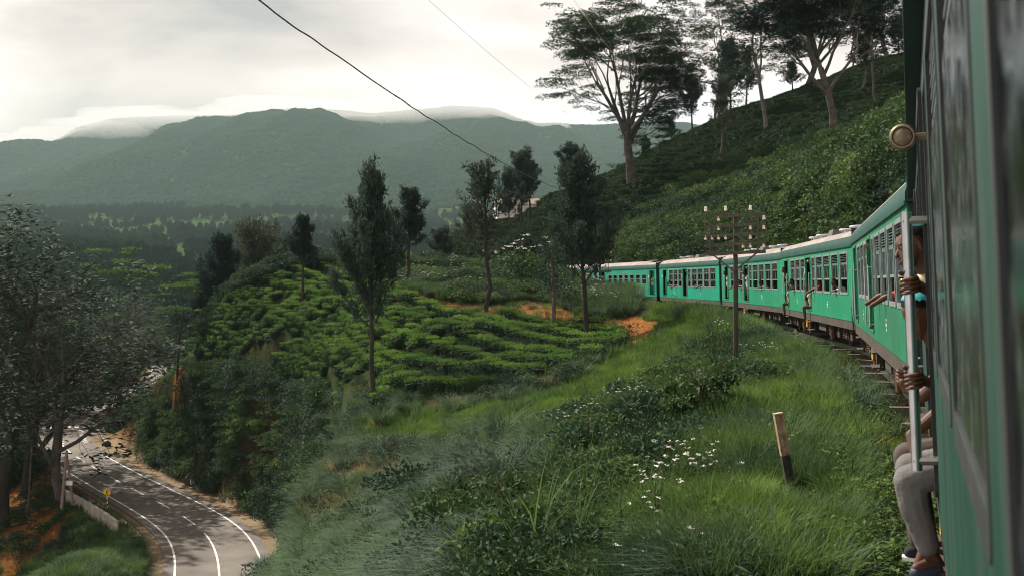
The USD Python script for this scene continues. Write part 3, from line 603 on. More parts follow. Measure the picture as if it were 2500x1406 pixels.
plant_tree(TALL2, TALL2_H, 'canopy_tree', 1872, 350, 180, -150, 'tall slender leaning tree with mottled trunk between terraces', rz=200, wide=1.35)
plant_tree(ALB, ALB_H, 'umbrella_tree', 1960, None, 224, -130, 'wide umbrella tree far up the terraces left of the twin trunk', rz=140, wide=.9)
plant_tree(ALB, ALB_H, 'umbrella_tree', 2170, None, 205, -120, 'wide umbrella tree on the ridge by the carriage roof', rz=250, wide=.9)
plant_tree(TALL2, TALL2_H, 'canopy_tree', 1745, None, 225, -40, 'slim tall tree on the terraces just right of the umbrella tree', rz=20, wide=1.2)
plant_tree(TALL2, TALL2_H, 'canopy_tree', 2072, 182, 220, -60, 'thin straight dark tree on the top of the ridge', rz=90)
plant_tree(TALL2, TALL2_H, 'canopy_tree', 2148, 300, 140, -120, 'slender dark tree nearest the carriage end on the terraces', rz=310)
# left: the wood round the road
for (kind, kh, nm, px, Y, top, wide, label, tl) in [
    (AIRY, AIRY_H, 'twiggy_tree', 155, 111, 600, 1.05, 'big grey twiggy tree at the roadside beside the low wall', None),
    (AIRY2, AIRY2_H, 'twiggy_tree', 262, 165, 650, 1.0, 'pale twiggy tree leaning over the bend of the road', None),
    (BROAD[0][0], BROAD[0][1], 'broad_tree', 8, 108, 475, 1.1, 'tallest dark tree at the left edge of the picture', None),
    (BROAD[2][0], BROAD[2][1], 'broad_tree', 60, 122, 590, 1.1, 'dark grey-green tree next to the tallest one at the left', None),
    (TALL2, TALL2_H, 'broad_tree', 62, 109, 660, .6, 'pale bare leaning trunk standing on the orange litter', (0, -7, 0)),
    (BROAD[2][0], BROAD[2][1], 'broad_tree', 36, 138, 640, 1.1, 'dark tree between the leaning trunk and the twiggy tree', None),
    (FLAT, FLAT_H, 'flat_topped_tree', 433, 131, 662, .8, 'bright green flat-topped tree at the end of the knoll', None),
    (FLAT, FLAT_H, 'flat_topped_tree', 300, 185, 600, .8, 'flat-topped tree with green tiers above the road bend', None)]:
    plant_tree(kind, kh, nm, px, None, Y, top, label, None, wide=wide, tilt=tl)
rg = np.random.default_rng(77)
spots = [(int(px), Y, top) for px, Y, top in zip(rg.uniform(-60, 520, 34), rg.uniform(172, 262, 34), rg.uniform(650, 775, 34))]
for px, Y, top in spots:
    if 300 < px < 520: continue
    x = (px - CX) / F * Y
    if offset_of(np.array([[x, Y]]), ROADT, ROADP, ROADN)[0][0] < 6: continue
    k = int(rg.integers(0, 5))
    kind, kh = (BROAD + [(AIRY2, AIRY2_H), (OAK[0], OH)])[k]
    plant_tree(kind, kh, 'wood_tree', px, None, Y, top, ('tall dark broad', 'round-crowned dark', 'grey-green broad', 'pale twiggy', 'narrow dark')[k] + ' tree of the wood beyond the bend of the road', 'trees of the wood beyond the road bend', wide=1.15)
for px, Y, top in [(375, 330, 800), (400, 340, 790), (480, 345, 780), (455, 330, 790), (350, 320, 800), (505, 320, 780), (520, 300, 760), (430, 350, 790), (300, 300, 790), (330, 345, 770), (560, 300, 740), (600, 310, 720), (640, 300, 715), (516, 190, 740), (560, 200, 735)]:
    kind, kh = BROAD[px % 3]
    plant_tree(kind, kh, 'wood_tree', px, None, Y, top, ('tall dark', 'round-crowned', 'grey-green')[px % 3] + ' tree of the far wood closing the valley road', 'trees closing the valley road', wide=1.1)
# the lopped trunk in the tea field
x, Y = (1350 - CX) / F * 77, 77; z = float(height(x, Y)); rg = np.random.default_rng(5)
t_ = thing('lopped_tree', 'lopped bare trunk with leafy side shoots between the tea and the train', 'tree', (x, Y, z - .2))
hh = CZ - (578 - HY) / F * Y - z
obj('trunk', tube([(0, 0, 0), (.08, 0, hh * .4), (-.03, .05, hh * .8), (.0, 0, hh)], [.17, .14, .13, .10], 8), 'bark_pale', t_, smooth=True)
C, D, N = [], [], []
for j in range(60):
    b = np.array([0, 0, rg.uniform(.38, .92) * hh]); az = rg.uniform(0, 6.28); d = np.array([math.cos(az), math.sin(az), .5]); q = b + d * rg.uniform(.1, 1.1)
    C.append(q + rg.normal(size=(12, 3)) * .2); D.append(unit(d + rg.normal(size=(12, 3)) * .6)); N.append(rg.normal(size=(12, 3)) + [0, 0, .5])
C, D, N = map(np.vstack, (C, D, N)); obj('crown', leaves(C, D, N, .3, .11), 'oak_leaf', t_)
# ------------------------------------------------------------------ plants of the slopes
leafmat('grass_green', (.045, .095, .016), (.14, .215, .038), c=(.034, .064, .036), scale=.28, trans=.35)
leafmat('grass_lime', (.075, .14, .022), (.15, .24, .05), c=(.06, .11, .028), scale=.3, trans=.3)
leafmat('grass_blue', (.040, .066, .050), (.085, .115, .082), c=(.055, .095, .038), scale=.22, trans=.25)
leafmat('grass_dry', (.20, .14, .06), (.36, .25, .11), trans=.25)
leafmat('shrub_dark', (.014, .034, .014), (.045, .075, .026), c=(.02, .045, .022), scale=.3, trans=.2, spec=.12)
leafmat('shrub_green', (.030, .070, .016), (.11, .17, .038), c=(.03, .055, .024), scale=.2, trans=.25, spec=.12)
leafmat('shrub_grey', (.03, .05, .034), (.065, .09, .055), trans=.2)
leafmat('tea_leaf_shaded', (.006, .020, .007), (.022, .05, .014), trans=.1)  # side leaves, darkened so the rows' shaded sides are in the colour
leafmat('tea_shoot_lit', (.075, .15, .022), (.15, .245, .045), c=(.058, .12, .024), scale=.25, trans=.3)  # new-shoot green, brightened further to paint in lit bush tops
leafmat('terrace_shoot_lit', (.012, .028, .009), (.034, .062, .018), trans=.2)  # terrace shoots, lighter than the sides to paint in lit tops
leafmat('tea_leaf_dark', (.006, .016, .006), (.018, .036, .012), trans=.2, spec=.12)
mat('petal', (.78, .74, .72), .7, var=(.62, .56, .55), scale=6)
mat('twig', (.09, .07, .05), .9)
def tuft(seed, n, R, H, W, droop, seg=3, fan=1.0):
    rg = np.random.default_rng(seed); a = rg.uniform(0, 6.28, n); r = R * np.sqrt(rg.uniform(0, 1, n))
    base = np.c_[r * np.cos(a), r * np.sin(a), np.full(n, -.05)]; b = a + rg.normal(size=n) * .7 * fan
    return blades(base, np.c_[np.cos(b), np.sin(b)], H * rg.uniform(.5, 1.15, n), W * rg.uniform(.7, 1.3, n), np.clip(droop * rg.uniform(.4, 1.3, n), .05, 1.1), seg)
def shrub(seed, n, L, W, shape=(1, 1, .75), lumps=7, up=.5, shell=.55):
    """Leaves on several lobes, gaps between them; about 1 m across and 0.9 m high."""
    rg = np.random.default_rng(seed); k = rg.integers(0, lumps, n)
    lc = np.c_[rg.normal(size=(lumps, 2)) * .24, rg.uniform(.22, .62, lumps)] * shape; lr = rg.uniform(.17, .34, lumps)
    q = unit(rg.normal(size=(n, 3))); q[:, 2] = np.abs(q[:, 2]) * .9 - .15
    c = lc[k] + q * (lr[k] * (shell + (1 - shell) * rg.uniform(0, 1, n) ** .5))[:, None] * [1.1, 1.1, .9]
    d = unit(q * .8 + rg.normal(size=(n, 3)) * .7 + [0, 0, .1]); nn = q + rg.normal(size=(n, 3)) * .45 + [0, 0, up]
    return leaves(c, d, nn, L * rg.uniform(.6, 1.3, n), W * rg.uniform(.7, 1.2, n))
def stems(seed, n, h, spread=.3, r=.012):
    rg = np.random.default_rng(seed); o = []
    for j in range(n):
        a = rg.uniform(0, 6.28); s = rg.uniform(.2, 1) * spread
        m = tube([(0, 0, -.1), (s * .4 * math.cos(a), s * .4 * math.sin(a), h * .5), (s * math.cos(a), s * math.sin(a), h * rg.uniform(.75, 1.05))], [r, r * .8, r * .5], 3, False); o.append((m.vertices, m.faces))
    return joinvf(o)
def umbels(seed, n, R, h0, h1, size=.05):
    rg = np.random.default_rng(seed); o = []
    for j in range(n):
        c = np.r_[rg.normal(size=2) * R, rg.uniform(h0, h1)]; k = 9
        p = c + np.c_[rg.normal(size=(k, 2)) * size * .5, rg.normal(size=k) * size * .12]
        a = rg.uniform(0, 6.28, k); o.append(leaves(p, np.c_[np.cos(a), np.sin(a), rg.normal(size=k) * .3], np.c_[rg.normal(size=(k, 2)) * .4, np.ones(k)], size * .7, size * .6))
    return joinvf(o)
def weed(seed, n=70, h=.5):
    rg = np.random.default_rng(seed); o = []; st = []
    for j in range(9):
        a = rg.uniform(0, 6.28); s = rg.uniform(.03, .3); top = np.array([s * math.cos(a), s * math.sin(a), h * rg.uniform(.6, 1.1)])
        t = rg.uniform(.25, 1.05, n // 9 + 1)[:, None]; az = rg.uniform(0, 6.28, len(t)); d = np.c_[np.cos(az), np.sin(az), rg.uniform(-.2, .6, len(t))]
        o.append(leaves(t * top, d, np.c_[rg.normal(size=(len(t), 2)) * .3, np.ones(len(t))], rg.uniform(.06, .13, len(t)), rg.uniform(.025, .05, len(t))))
        m = tube([(0, 0, -.05), top * .6, top], [.006, .005, .003], 3, False); st.append((m.vertices, m.faces))
    return joinvf(o + st)

def sample(n, pxr, Yr, seed, pw=1.0):
    rg = np.random.default_rng(seed); px = rg.uniform(*pxr, n); Y = np.exp(rg.uniform(math.log(Yr[0]), math.log(Yr[1]), n))
    x = (px - CX) / F * Y; P = np.c_[x, Y, height(x, Y)]
    dt, st, _ = offset_of(P[:, :2], TRACKT, TRACKP, TRACKN); dr, sr, _ = offset_of(P[:, :2], ROADT, ROADP, ROADN); u, v = project(P)
    return P, dt, st, dr, sr, u, v, rg
BUSHLINE = np.array([(1300, 640), (1480, 592), (1560, 545), (1640, 485), (1700, 452), (1800, 410), (1900, 385), (2000, 345), (2100, 315), (2200, 290), (2500, 235)], float)
# --- slope below the track
P, dt, st, dr, sr, u, v, rg = sample(62000, (520, 2420), (6.5, 78), 101)
ok = (st > 0) & (dt > 1.3) & (P[:, 2] > ROAD_Z + 1.5) & (v < 1480) & ~in_zone('tea', P) & ~in_zone('soil', P)
P, dt, u, v = P[ok], dt[ok], u[ok], v[ok]
nz = meshkit.fbm(np.c_[P[:, :2] * .22, np.zeros(len(P))], 3, 61); nz2 = meshkit.fbm(np.c_[P[:, :2] * .5, np.zeros(len(P))], 3, 62); rnd = rg.uniform(0, 1, len(P))
path, lush, tan, dsoil = in_zone('path', P), in_zone('lush', P) | (dt < 4.5), in_zone('tan', P), in_zone('darksoil', P)
leftness = sstep(1500, 950, u) if False else 1 - sstep(950, 1550, u)
blue = ~path & ~lush & (nz * .7 + leftness * .3 > .46)
shr = ~path & ~lush & ~blue
far = .66 + P[:, 1] / 85
POSTS = [on_ground(1945, 1222, 8, 30)[:2], ]
for q in POSTS: nearpost = (np.abs(P[:, 0] - q[0] + (q[1] - P[:, 1]) * .25) < .45) & (P[:, 1] < q[1] + .3) & (P[:, 1] > q[1] - 2.2)
def put(name, protos, sel, keepf, s0, s1, label, cat, seed=0):
    r = np.random.default_rng(seed + 900); k = np.where(sel & ~nearpost if len(sel) == len(nearpost) else sel)[0]; k = k[r.uniform(0, 1, len(k)) < keepf]
    return scatter(name, protos, P[k], r.uniform(0, 6.28, len(k)), r.uniform(s0, s1, len(k)) * far[k], label=label, cat=cat)
SHORT = [[(tuft(s, 46, .24, .26, .016, .5, 2), 'grass_green')] for s in range(4)]
LONG = [[(tuft(10 + s, 44, .22, .66, .017, .62), 'grass_green')] for s in range(4)]
BLUE = [[(tuft(20 + s, 85, .13, .80, .026, .95), 'grass_blue')] for s in range(4)]
DRY = [[(tuft(30 + s, 40, .24, .5, .013, .9), 'grass_dry')] for s in range(3)]
SHD = [[(shrub(40 + s, 300, .10, .055), 'shrub_dark')] for s in range(4)]
SHG = [[(shrub(50 + s, 300, .10, .055), 'shrub_green')] for s in range(4)]
SHGR = [[(shrub(55 + s, 260, .10, .04), 'shrub_grey')] for s in range(3)]
WEED = [[(weed(60 + s), 'shrub_green')] for s in range(4)]
FLOW = [[(shrub(65 + s, 200, .09, .045), 'shrub_grey'), (umbels(65 + s, 7, .24, .62, .95, .05), 'petal'), (stems(66 + s, 6, .8), 'shrub_dark')] for s in range(3)]
put('short_grass', SHORT, (lush & (rnd < .5) & ~path) | (dt < 2.3), .95, .9, 1.4, 'short green grass beside the track', 'grass')
put('path_grass', [[(tuft(s, 60, .26, .24, .016, .5, 2), 'grass_lime')] for s in range(4)], path, 1.0, .8, 1.3, 'bright short grass of the trodden path below the train', 'grass', 21)
put('long_grass', LONG, (lush | (path & (rnd < .08)) | (shr & (rnd < .45))) & (dt > 2.3), .75, .7, 1.35, 'long lush grass beside the track', 'grass', 1)
put('grey_grass', BLUE, (blue & (rnd < .62) & (~tan | (rnd < .16))) | (lush & (rnd < .12) & (nz2 > .5)) | (dsoil & (rnd < .25)), .36, .55, 1.35, 'coarse grey-green grass over the slope', 'grass', 2)
put('dry_grass', DRY, (tan & (rnd < .8)) | (blue & (nz2 > .58) & (rnd < .2)) | (lush & (rnd > .3) & (rnd < .34)), .7, .6, 1.1, 'dry yellow grass in patches on the slope', 'grass', 3)
put('low_shrubs', SHD + SHG[:1], (shr & (rnd < .42)) | (blue & (rnd > .90) & (nz2 > .45)) | (dsoil & (rnd > .8)), .22, .5, 1.15, 'low dark shrubs over the slope', 'shrub', 4)
put('green_weeds', WEED, (shr & (rnd > .62)) | (lush & (rnd > .86)) | (blue & (rnd > .8)), .6, .55, 1.1, 'small leafy weeds among the grass', 'weed', 5)
put('white_flowers', FLOW, ~path & (u > 1250) & (v > 880) & (nz2 > .53) & (dt > 3) & (rnd > .75), .03, .4, .6, 'white flowering weeds on the slope', 'flowers', 6)
# --- cut slope above the road and the flank of the knoll
P, dt, st, dr, sr, u, v, rg = sample(46000, (150, 800), (60, 190), 102)
sandy = dr < 6.2
ok = ~((u > 232) & (u < 352) & (v > 1035) & (v < 1205)) & ~((u > 415) & (u < 462) & (v > 900) & (v < 1015)) & (sr < 0) & ~sandy & ~in_zone('tea', P) & (u > 180) & ~in_zone('soil', P) & ~((u < 500) & (P[:, 1] < 160) & (v < np.interp(u, [280, 330, 370, 410, 450, 500], [985, 972, 960, 940, 915, 880])))
P, u, v, dr = P[ok], u[ok], v[ok], dr[ok]; far = np.ones(len(P)) * 1.25; rnd = rg.uniform(0, 1, len(P)); dsoil = in_zone('darksoil', P)
nz = meshkit.fbm(np.c_[P[:, :2] * .15, P[:, 2:] * .15], 3, 71)
keepd = ~dsoil | (rnd < .72)
put('cutting_shrubs', SHD + SHGR, keepd & (nz < .56), .7, 1.0, 2.2, 'dark scrub clothing the road cutting', 'scrub', 7)
put('cutting_green', SHG, keepd & (nz >= .52), .6, .9, 2.0, 'brighter green scrub on the road cutting', 'scrub', 8)
put('cutting_grass', BLUE, keepd & (rnd > .4), .35, .9, 1.7, 'hanging grey grass on the road cutting', 'grass', 9)
P, dt, st, dr, sr, u, v, rg = sample(14000, (430, 1550), (53, 135), 107)
ok = in_zone('tea', P); P, u, v = P[ok], u[ok], v[ok]; far = np.ones(len(P)); rnd = rg.uniform(0, 1, len(P))
put('tea_weeds', SHORT + SHD[:2], rnd < .8, 1.0, .5, .85, 'dark weeds between the tea rows', 'weeds', 23)
# --- bank between tea and railway
P, dt, st, dr, sr, u, v, rg = sample(16000, (930, 1560), (78, 172), 103)
ok = ~in_zone('tea', P) & ((st > 0) & (dt > 2.2)) & (P[:, 2] > -1.5) & (P[:, 1] > 80)
P, u, v = P[ok], u[ok], v[ok]; soil = in_zone('soil', P); far = np.ones(len(P)) * 1.2; rnd = rg.uniform(0, 1, len(P)); nz = meshkit.fbm(np.c_[P[:, :2] * .12, np.zeros(len(P))], 3, 81)
put('bank_grass', LONG + BLUE[:2], ~soil & (rnd < .5), .8, .9, 1.7, 'tall pale grass on the bank behind the tea', 'grass', 10)
put('bank_shrubs', SHG + SHGR, ~soil & (rnd > .6) & (nz > .42) & (u < 1400), .35, 1.0, 2.2, 'shrubs on the bank behind the tea', 'shrub', 11)
put('bank_soil_grass', LONG + DRY, soil & (rnd < .3), .7, .6, 1.1, 'grass hanging over the orange bank', 'grass', 22)
put('bank_flowers', FLOW, ~soil & (rnd > .9), .12, .9, 1.4, 'pale flowering weeds on the bank behind the tea', 'flowers', 12)
# --- bushy hillside behind the train
P, dt, st, dr, sr, u, v, rg = sample(26000, (1300, 2480), (40, 165), 104)
bl = np.interp(u, BUSHLINE[:, 0], BUSHLINE[:, 1]) + (meshkit.noise(np.c_[u / 60, u * 0, u * 0], 3) - .5) * 22
ok = (st < 0) & (dt > 3.4) & (v > bl) & (v < 760)
P, u, v, bl = P[ok], u[ok], v[ok], bl[ok]; far = np.ones(len(P)); rnd = rg.uniform(0, 1, len(P)); nz = meshkit.fbm(np.c_[P[:, :2] * .11, P[:, 2:] * .11], 3, 91)
put('hillside_scrub', SHG + SHG + SHD[:2], nz > .40, .30, 1.2, 3.4, 'mixed green scrub on the hillside above the train', 'scrub', 13)
put('hillside_dark_scrub', SHD + SHGR[:1], nz <= .44, .4, 1.1, 2.6, 'dark scrub in the folds of the hillside above the train', 'scrub', 14)
put('hillside_grass', LONG, (rnd > .62), .9, 1.3, 2.8, 'tall grass between the scrub above the train', 'grass', 15)
put('hillside_flowers', FLOW, (v < bl + 120) & (u > 1800) & (rnd > .3), .12, .8, 1.4, 'white flowering weeds along the top of the bushy slope', 'flowers', 16)
# --- lower left verge, wood floor
P, dt, st, dr, sr, u, v, rg = sample(26000, (-160, 560), (58, 260), 105)
ok = (sr > 0) & (dr > 5.4) & (v < 1500)
P, u, v = P[ok], u[ok], v[ok]; lit = in_zone('leaflitter', P); far = np.ones(len(P)) * 1.35; rnd = rg.uniform(0, 1, len(P)); wood = (P[:, 1] > 126) | (P[:, 0] < -62)
put('verge_grass', SHORT + LONG[:2], ~lit & ~wood, .9, .9, 1.5, 'green grass below the road verge', 'grass', 17)
put('verge_grey_grass', BLUE[:2], ~lit & ~wood & (rnd < .18), .9, .6, 1.0, 'grey grass in the verge below the road', 'grass', 18)
put('wood_undergrowth', SHD + SHGR, wood & (rnd < .45), .8, 1.2, 3.2, 'dark undergrowth of the roadside wood', 'undergrowth', 19)
put('litter_shrubs', SHD, lit & (rnd < .06), 1.0, .8, 1.6, 'few dark shrubs in the orange leaf litter', 'shrub', 20)

# --- tea
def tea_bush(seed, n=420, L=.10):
    """Plucked flat-topped bush: bright new shoots on the table, lit top and shaded sides painted in."""
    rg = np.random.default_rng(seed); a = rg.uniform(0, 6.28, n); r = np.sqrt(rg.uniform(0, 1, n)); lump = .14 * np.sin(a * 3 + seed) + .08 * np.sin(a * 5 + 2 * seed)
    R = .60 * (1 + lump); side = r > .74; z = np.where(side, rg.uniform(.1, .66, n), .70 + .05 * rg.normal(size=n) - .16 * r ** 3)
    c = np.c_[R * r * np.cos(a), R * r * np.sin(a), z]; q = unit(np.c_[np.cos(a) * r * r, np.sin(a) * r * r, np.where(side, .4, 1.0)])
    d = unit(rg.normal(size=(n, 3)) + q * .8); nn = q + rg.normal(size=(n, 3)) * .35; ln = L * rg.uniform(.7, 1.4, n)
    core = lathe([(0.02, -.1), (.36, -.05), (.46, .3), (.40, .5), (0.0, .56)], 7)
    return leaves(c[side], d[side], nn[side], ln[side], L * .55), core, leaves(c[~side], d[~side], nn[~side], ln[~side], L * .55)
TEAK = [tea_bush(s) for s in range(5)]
rg = np.random.default_rng(9)
kk, ss = np.meshgrid(np.arange(-60, 60), np.arange(-80, 80, .64), indexing='ij'); ss = ss + rg.uniform(-.1, .1, ss.shape)
bend = (meshkit.noise(np.stack([ss * .05, kk * .12, 0 * ss], -1), 6) - .5) * 1.1 + .0012 * ss ** 2 * np.sign(ss)
ty = 78 - .874 * ss + .485 * (kk * 2.6 + bend); ss = -6 + .485 * ss + .874 * (kk * 2.6 + bend)
T = np.c_[ss.ravel(), ty.ravel()]; T = np.c_[T, height(T[:, 0], T[:, 1])]; T = T[in_zone('tea', T)]
gap = meshkit.fbm(np.c_[T[:, :2] * .3, np.zeros(len(T))], 2, 77); T = T[gap > .12]
sl = np.hypot(height(T[:, 0] + .5, T[:, 1], False) - height(T[:, 0] - .5, T[:, 1], False), height(T[:, 0], T[:, 1] + .5, False) - height(T[:, 0], T[:, 1] - .5, False))
E = np.vstack([T[sl > c_] + np.c_[np.random.default_rng(int(c_ * 100)).uniform(-1.5, 1.5, ((sl > c_).sum(), 2)), np.zeros((sl > c_).sum())] for c_ in (.40, .52, .66, .8, .95, 1.1, 1.3, 1.5)]); E[:, 2] = height(E[:, 0], E[:, 1]); T = np.vstack([T, E])
T = T[np.argsort(T[:, 1] + rg.uniform(0, 3, len(T)))]
tsc = rg.uniform(.95, 1.12, len(T)); trz = rg.uniform(0, 360, len(T))
kinds = []
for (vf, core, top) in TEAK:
    c = class_prim('tea_bush_%s' % 'abcde'[len(kinds)]); obj('leaves', vf, 'tea_leaf_shaded', c); obj('shoots', top, 'tea_shoot_lit', c); obj('stems', core, 'tea_leaf_dark', c); kinds.append(c)  # leaves and shoots carry the painted shade and light of sides and tops
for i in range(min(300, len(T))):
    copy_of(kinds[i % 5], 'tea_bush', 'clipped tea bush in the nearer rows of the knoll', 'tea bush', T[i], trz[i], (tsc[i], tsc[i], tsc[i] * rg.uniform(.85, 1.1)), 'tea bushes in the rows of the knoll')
scatter('tea_rows', [[(vf, 'tea_leaf_shaded'), (core, 'tea_leaf_dark'), (top, 'tea_shoot_lit')] for vf, core, top in TEAK], T[300:], np.radians(trz[300:]), tsc[300:], label='rows of clipped tea bushes on the farther part of the knoll', cat='tea bushes')
# terraces on the hill to the right, rows along the contours
rg = np.random.default_rng(19); n = 130000; px = rg.uniform(1030, 2460, n); Y = rg.uniform(105, 262, n); x = (px - CX) / F * Y
H = height(x, Y, False); u, v = project(np.c_[x, Y, H]); bl = np.interp(u, BUSHLINE[:, 0], BUSHLINE[:, 1])
dt, st, _ = offset_of(np.c_[x, Y], TRACKT, TRACKP, TRACKN)
band = (H / 1.1) % 1.0
ok = (band < .27) & ((u < 1480) | (v < bl + 4)) & (dt > 5) & (H > 2.2) & ~((u < 1480) & (v > 690))
Q = np.c_[x, Y, height(x, Y)][ok]
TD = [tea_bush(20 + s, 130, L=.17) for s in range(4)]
scatter('terrace_tea', [[(vf, 'tea_leaf_dark'), (core, 'tea_leaf_dark'), (top, 'terrace_shoot_lit')] for vf, core, top in TD], Q, rg.uniform(0, 6.28, len(Q)), rg.uniform(.95, 1.35, len(Q)), label='dark tea bushes in contour rows on the hill at the right', cat='tea bushes')
# ------------------------------------------------------------------ the train
def paint(name, a, b, coat=.25, rough=.38):
    M[name] = usdkit.material(stage, '/World/Looks/' + name, {'t': ('texture_coordinate', {}), 'm1': ('mapping', {'scale': (3.5, 1.0, .45)}), 'm2': ('mapping', {'scale': (.35, 1.0, .9)}),
        'n1': ('noise_texture', {'scale': 1.6, 'detail': 6.0, 'roughness': .65}), 'n2': ('noise_texture', {'scale': 1.2, 'detail': 4.0}), 'n3': ('noise_texture', {'scale': 14.0, 'detail': 5.0, 'roughness': .7}),
        'r1': ('rgb_ramp', {'ramp': [(.35, a), (.66, b)]}), 'dr': ('map_range', {'from_min': .50, 'from_max': .74, 'to_min': 0.0, 'to_max': .7, 'clamp': True}), 'mx': ('mix', {'color2': (.055, .06, .045)}),
        'rr': ('map_range', {'from_min': .3, 'from_max': .7, 'to_min': rough - .1, 'to_max': rough + .2}), 'b': ('bump', {'strength': .12, 'distance': .01}), 'p': ('principled_bsdf', {'coat_weight': coat, 'coat_roughness': .12, 'specular_ior_level': .18})},
        [('t.object', 'm1.vector'), ('t.object', 'm2.vector'), ('m1.vector', 'n1.vector'), ('m2.vector', 'n2.vector'), ('t.object', 'n3.vector'), ('n2.fac', 'r1.fac'), ('n1.fac', 'dr.value'), ('dr.result', 'mx.fac'), ('r1.color', 'mx.color1'), ('mx.color', 'p.base_color'),
         ('n1.fac', 'rr.value'), ('rr.result', 'p.roughness'), ('n3.fac', 'b.height'), ('b.normal', 'p.normal')], surface='p.BSDF')
paint('paint_teal', (.001, .21, .125), (.003, .26, .15), coat=.1, rough=.5); paint('paint_green', (.003, .17, .085), (.012, .20, .095), coat=.1, rough=.5); paint('paint_worn', (.014, .115, .06), (.007, .16, .08), coat=.1, rough=.5); paint('paint_near_shaded', (.004, .028, .020), (.008, .042, .028), coat=.0, rough=.55)  # last one: train green darkened, shade and dark reflections put into the colour
mat('paint_end', (.003, .012, .014), .6, var=(.006, .022, .024), scale=2, local=True); mat('roof_green', (.006, .042, .034), .5, var=(.014, .06, .048), scale=1.5, local=True)
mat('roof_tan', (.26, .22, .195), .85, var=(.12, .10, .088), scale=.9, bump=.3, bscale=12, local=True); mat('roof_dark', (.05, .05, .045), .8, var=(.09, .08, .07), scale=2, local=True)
mat('frame_grey', (.20, .24, .23), .45, var=(.10, .13, .12), scale=6, local=True); mat('frame_near_shaded', (.030, .032, .030), .5, var=(.016, .02, .02), scale=5, local=True); mat('slat', (.10, .13, .12), .5, var=(.06, .075, .07), scale=5, local=True)  # near frames are darkened too, shade painted into their grey
mat('inside', (.03, .032, .03), .9); mat('underframe', (.022, .019, .016), .85, var=(.06, .045, .03), scale=4, bump=.3, bscale=25, local=True); mat('rust', (.13, .065, .03), .9, var=(.06, .035, .02), scale=6, local=True)
mat('steel', (.55, .56, .56), .28, metal=1.0, var=(.42, .42, .40), scale=8, local=True); mat('wheel_yellow', (.50, .27, .03), .6, var=(.30, .16, .02), scale=8, local=True); mat('worn_white', (.42, .44, .38), .8, var=(.2, .28, .22), scale=9, local=True)
mat('brass', (.20, .16, .11), .4, metal=.8, var=(.25, .2, .13), scale=9, local=True); mat('lens', (.12, .09, .05), .3, coat=.4, var=(.18, .14, .08), scale=30, local=True); mat('rubber', (.012, .012, .013), .8)
mat('grey_plastic', (.35, .36, .36), .5)
M['pane'] = usdkit.material(stage, '/World/Looks/pane', {'f': ('fresnel', {'IOR': 1.7}), 'a': ('math', {'math_type': 'add', 'value2': .06}), 't': ('transparent_bsdf', {'color': (.62, .68, .68)}), 'g': ('glossy_bsdf', {'roughness': .03, 'color': (.9, .95, 1.0)}), 'm': ('mix_closure', {})},
    [('f.fac', 'a.value1'), ('a.value', 'm.fac'), ('t.BSDF', 'm.closure1'), ('g.BSDF', 'm.closure2')], surface='m.closure')
M['pane_near'] = usdkit.material(stage, '/World/Looks/pane_near', {'f': ('fresnel', {'IOR': 1.45}), 'n': ('noise_texture', {'scale': 9.0, 'detail': 5.0}), 'tc': ('texture_coordinate', {}), 'r': ('map_range', {'from_min': .35, 'from_max': .7, 'to_min': .08, 'to_max': .30}), 't': ('transparent_bsdf', {'color': (.45, .5, .5)}), 'g': ('glossy_bsdf', {'color': (.62, .68, .70)}), 'm': ('mix_closure', {})},
    [('f.fac', 'm.fac'), ('tc.object', 'n.vector'), ('n.fac', 'r.value'), ('r.result', 'g.roughness'), ('t.BSDF', 'm.closure1'), ('g.BSDF', 'm.closure2')], surface='m.closure')
def rrect(x0, z0, x1, z1, r=.05): return sg.box(x0 + r, z0 + r, x1 - r, z1 - r).buffer(r, 4)
WIN = [(.87, 2.2), (2.53, 3.87), (4.25, 5.6), (5.9, 7.3), (10.25, 11.4), (11.7, 12.95), (13.2, 14.5)]
NARROW, MID, END = (7.65, 8.4), (8.7, 10.0), (15.45, 16.7)
Z0, Z1, SILL, HEAD, FLOOR = .98, 3.33, 1.84, 3.13, 1.15
YS = 1.45
def roll_origin(i):
    (p, h, c) = ROW[i]; a = math.radians(c)
    oy = YS * math.cos(a) + CZ * math.sin(a); o = np.array(p) - lv(h) * oy
    return np.array([o[0], o[1], YS * math.sin(a) * .9 - .0]), 90 - h, -c
def to_world(i, q):
    o, rz, roll = roll_origin(i); a, b = math.radians(rz), math.radians(roll); q = np.asarray(q, float)
    y = q[..., 1] * math.cos(b) - q[..., 2] * math.sin(b); z = q[..., 1] * math.sin(b) + q[..., 2] * math.cos(b)
    return np.stack([o[0] + q[..., 0] * math.cos(a) - y * math.sin(a), o[1] + q[..., 0] * math.sin(a) + y * math.cos(a), o[2] + z], -1)
def wheel():
    m = lathe([(0, -.07), (.1, -.08), (.12, -.04), (.36, -.035), (.40, -.06), (.46, -.06), (.46, .05), (.49, .06), (.49, .075), (.36, .075), (.1, .05), (0, .05)], 24); m.apply_transform(trimesh.transformations.rotation_matrix(math.pi / 2, [1, 0, 0])); return m
def coil(c, r, h, n=5):
    t = np.linspace(0, 1, n * 9); return tube(np.c_[c[0] + r * np.cos(t * n * 6.28), c[1] + r * np.sin(t * n * 6.28), c[2] + t * h], .022, 4)
def rail_pair(T, x, z0, z1, y=YS + .10, r=.017, mat_='steel', nm='handrail', out=.0):
    m = cat([tube([(x, y, z0 - .03), (x, y, z1 + .03)], r, 10), tube([(x, YS - .02, z1 - .02), (x, y + r * .6, z1 - .02)], r * .9, 8), tube([(x, YS - .02, z0 + .02), (x, y + r * .6, z0 + .02)], r * .9, 8)])
    return obj(nm, m, mat_, T, smooth=40)
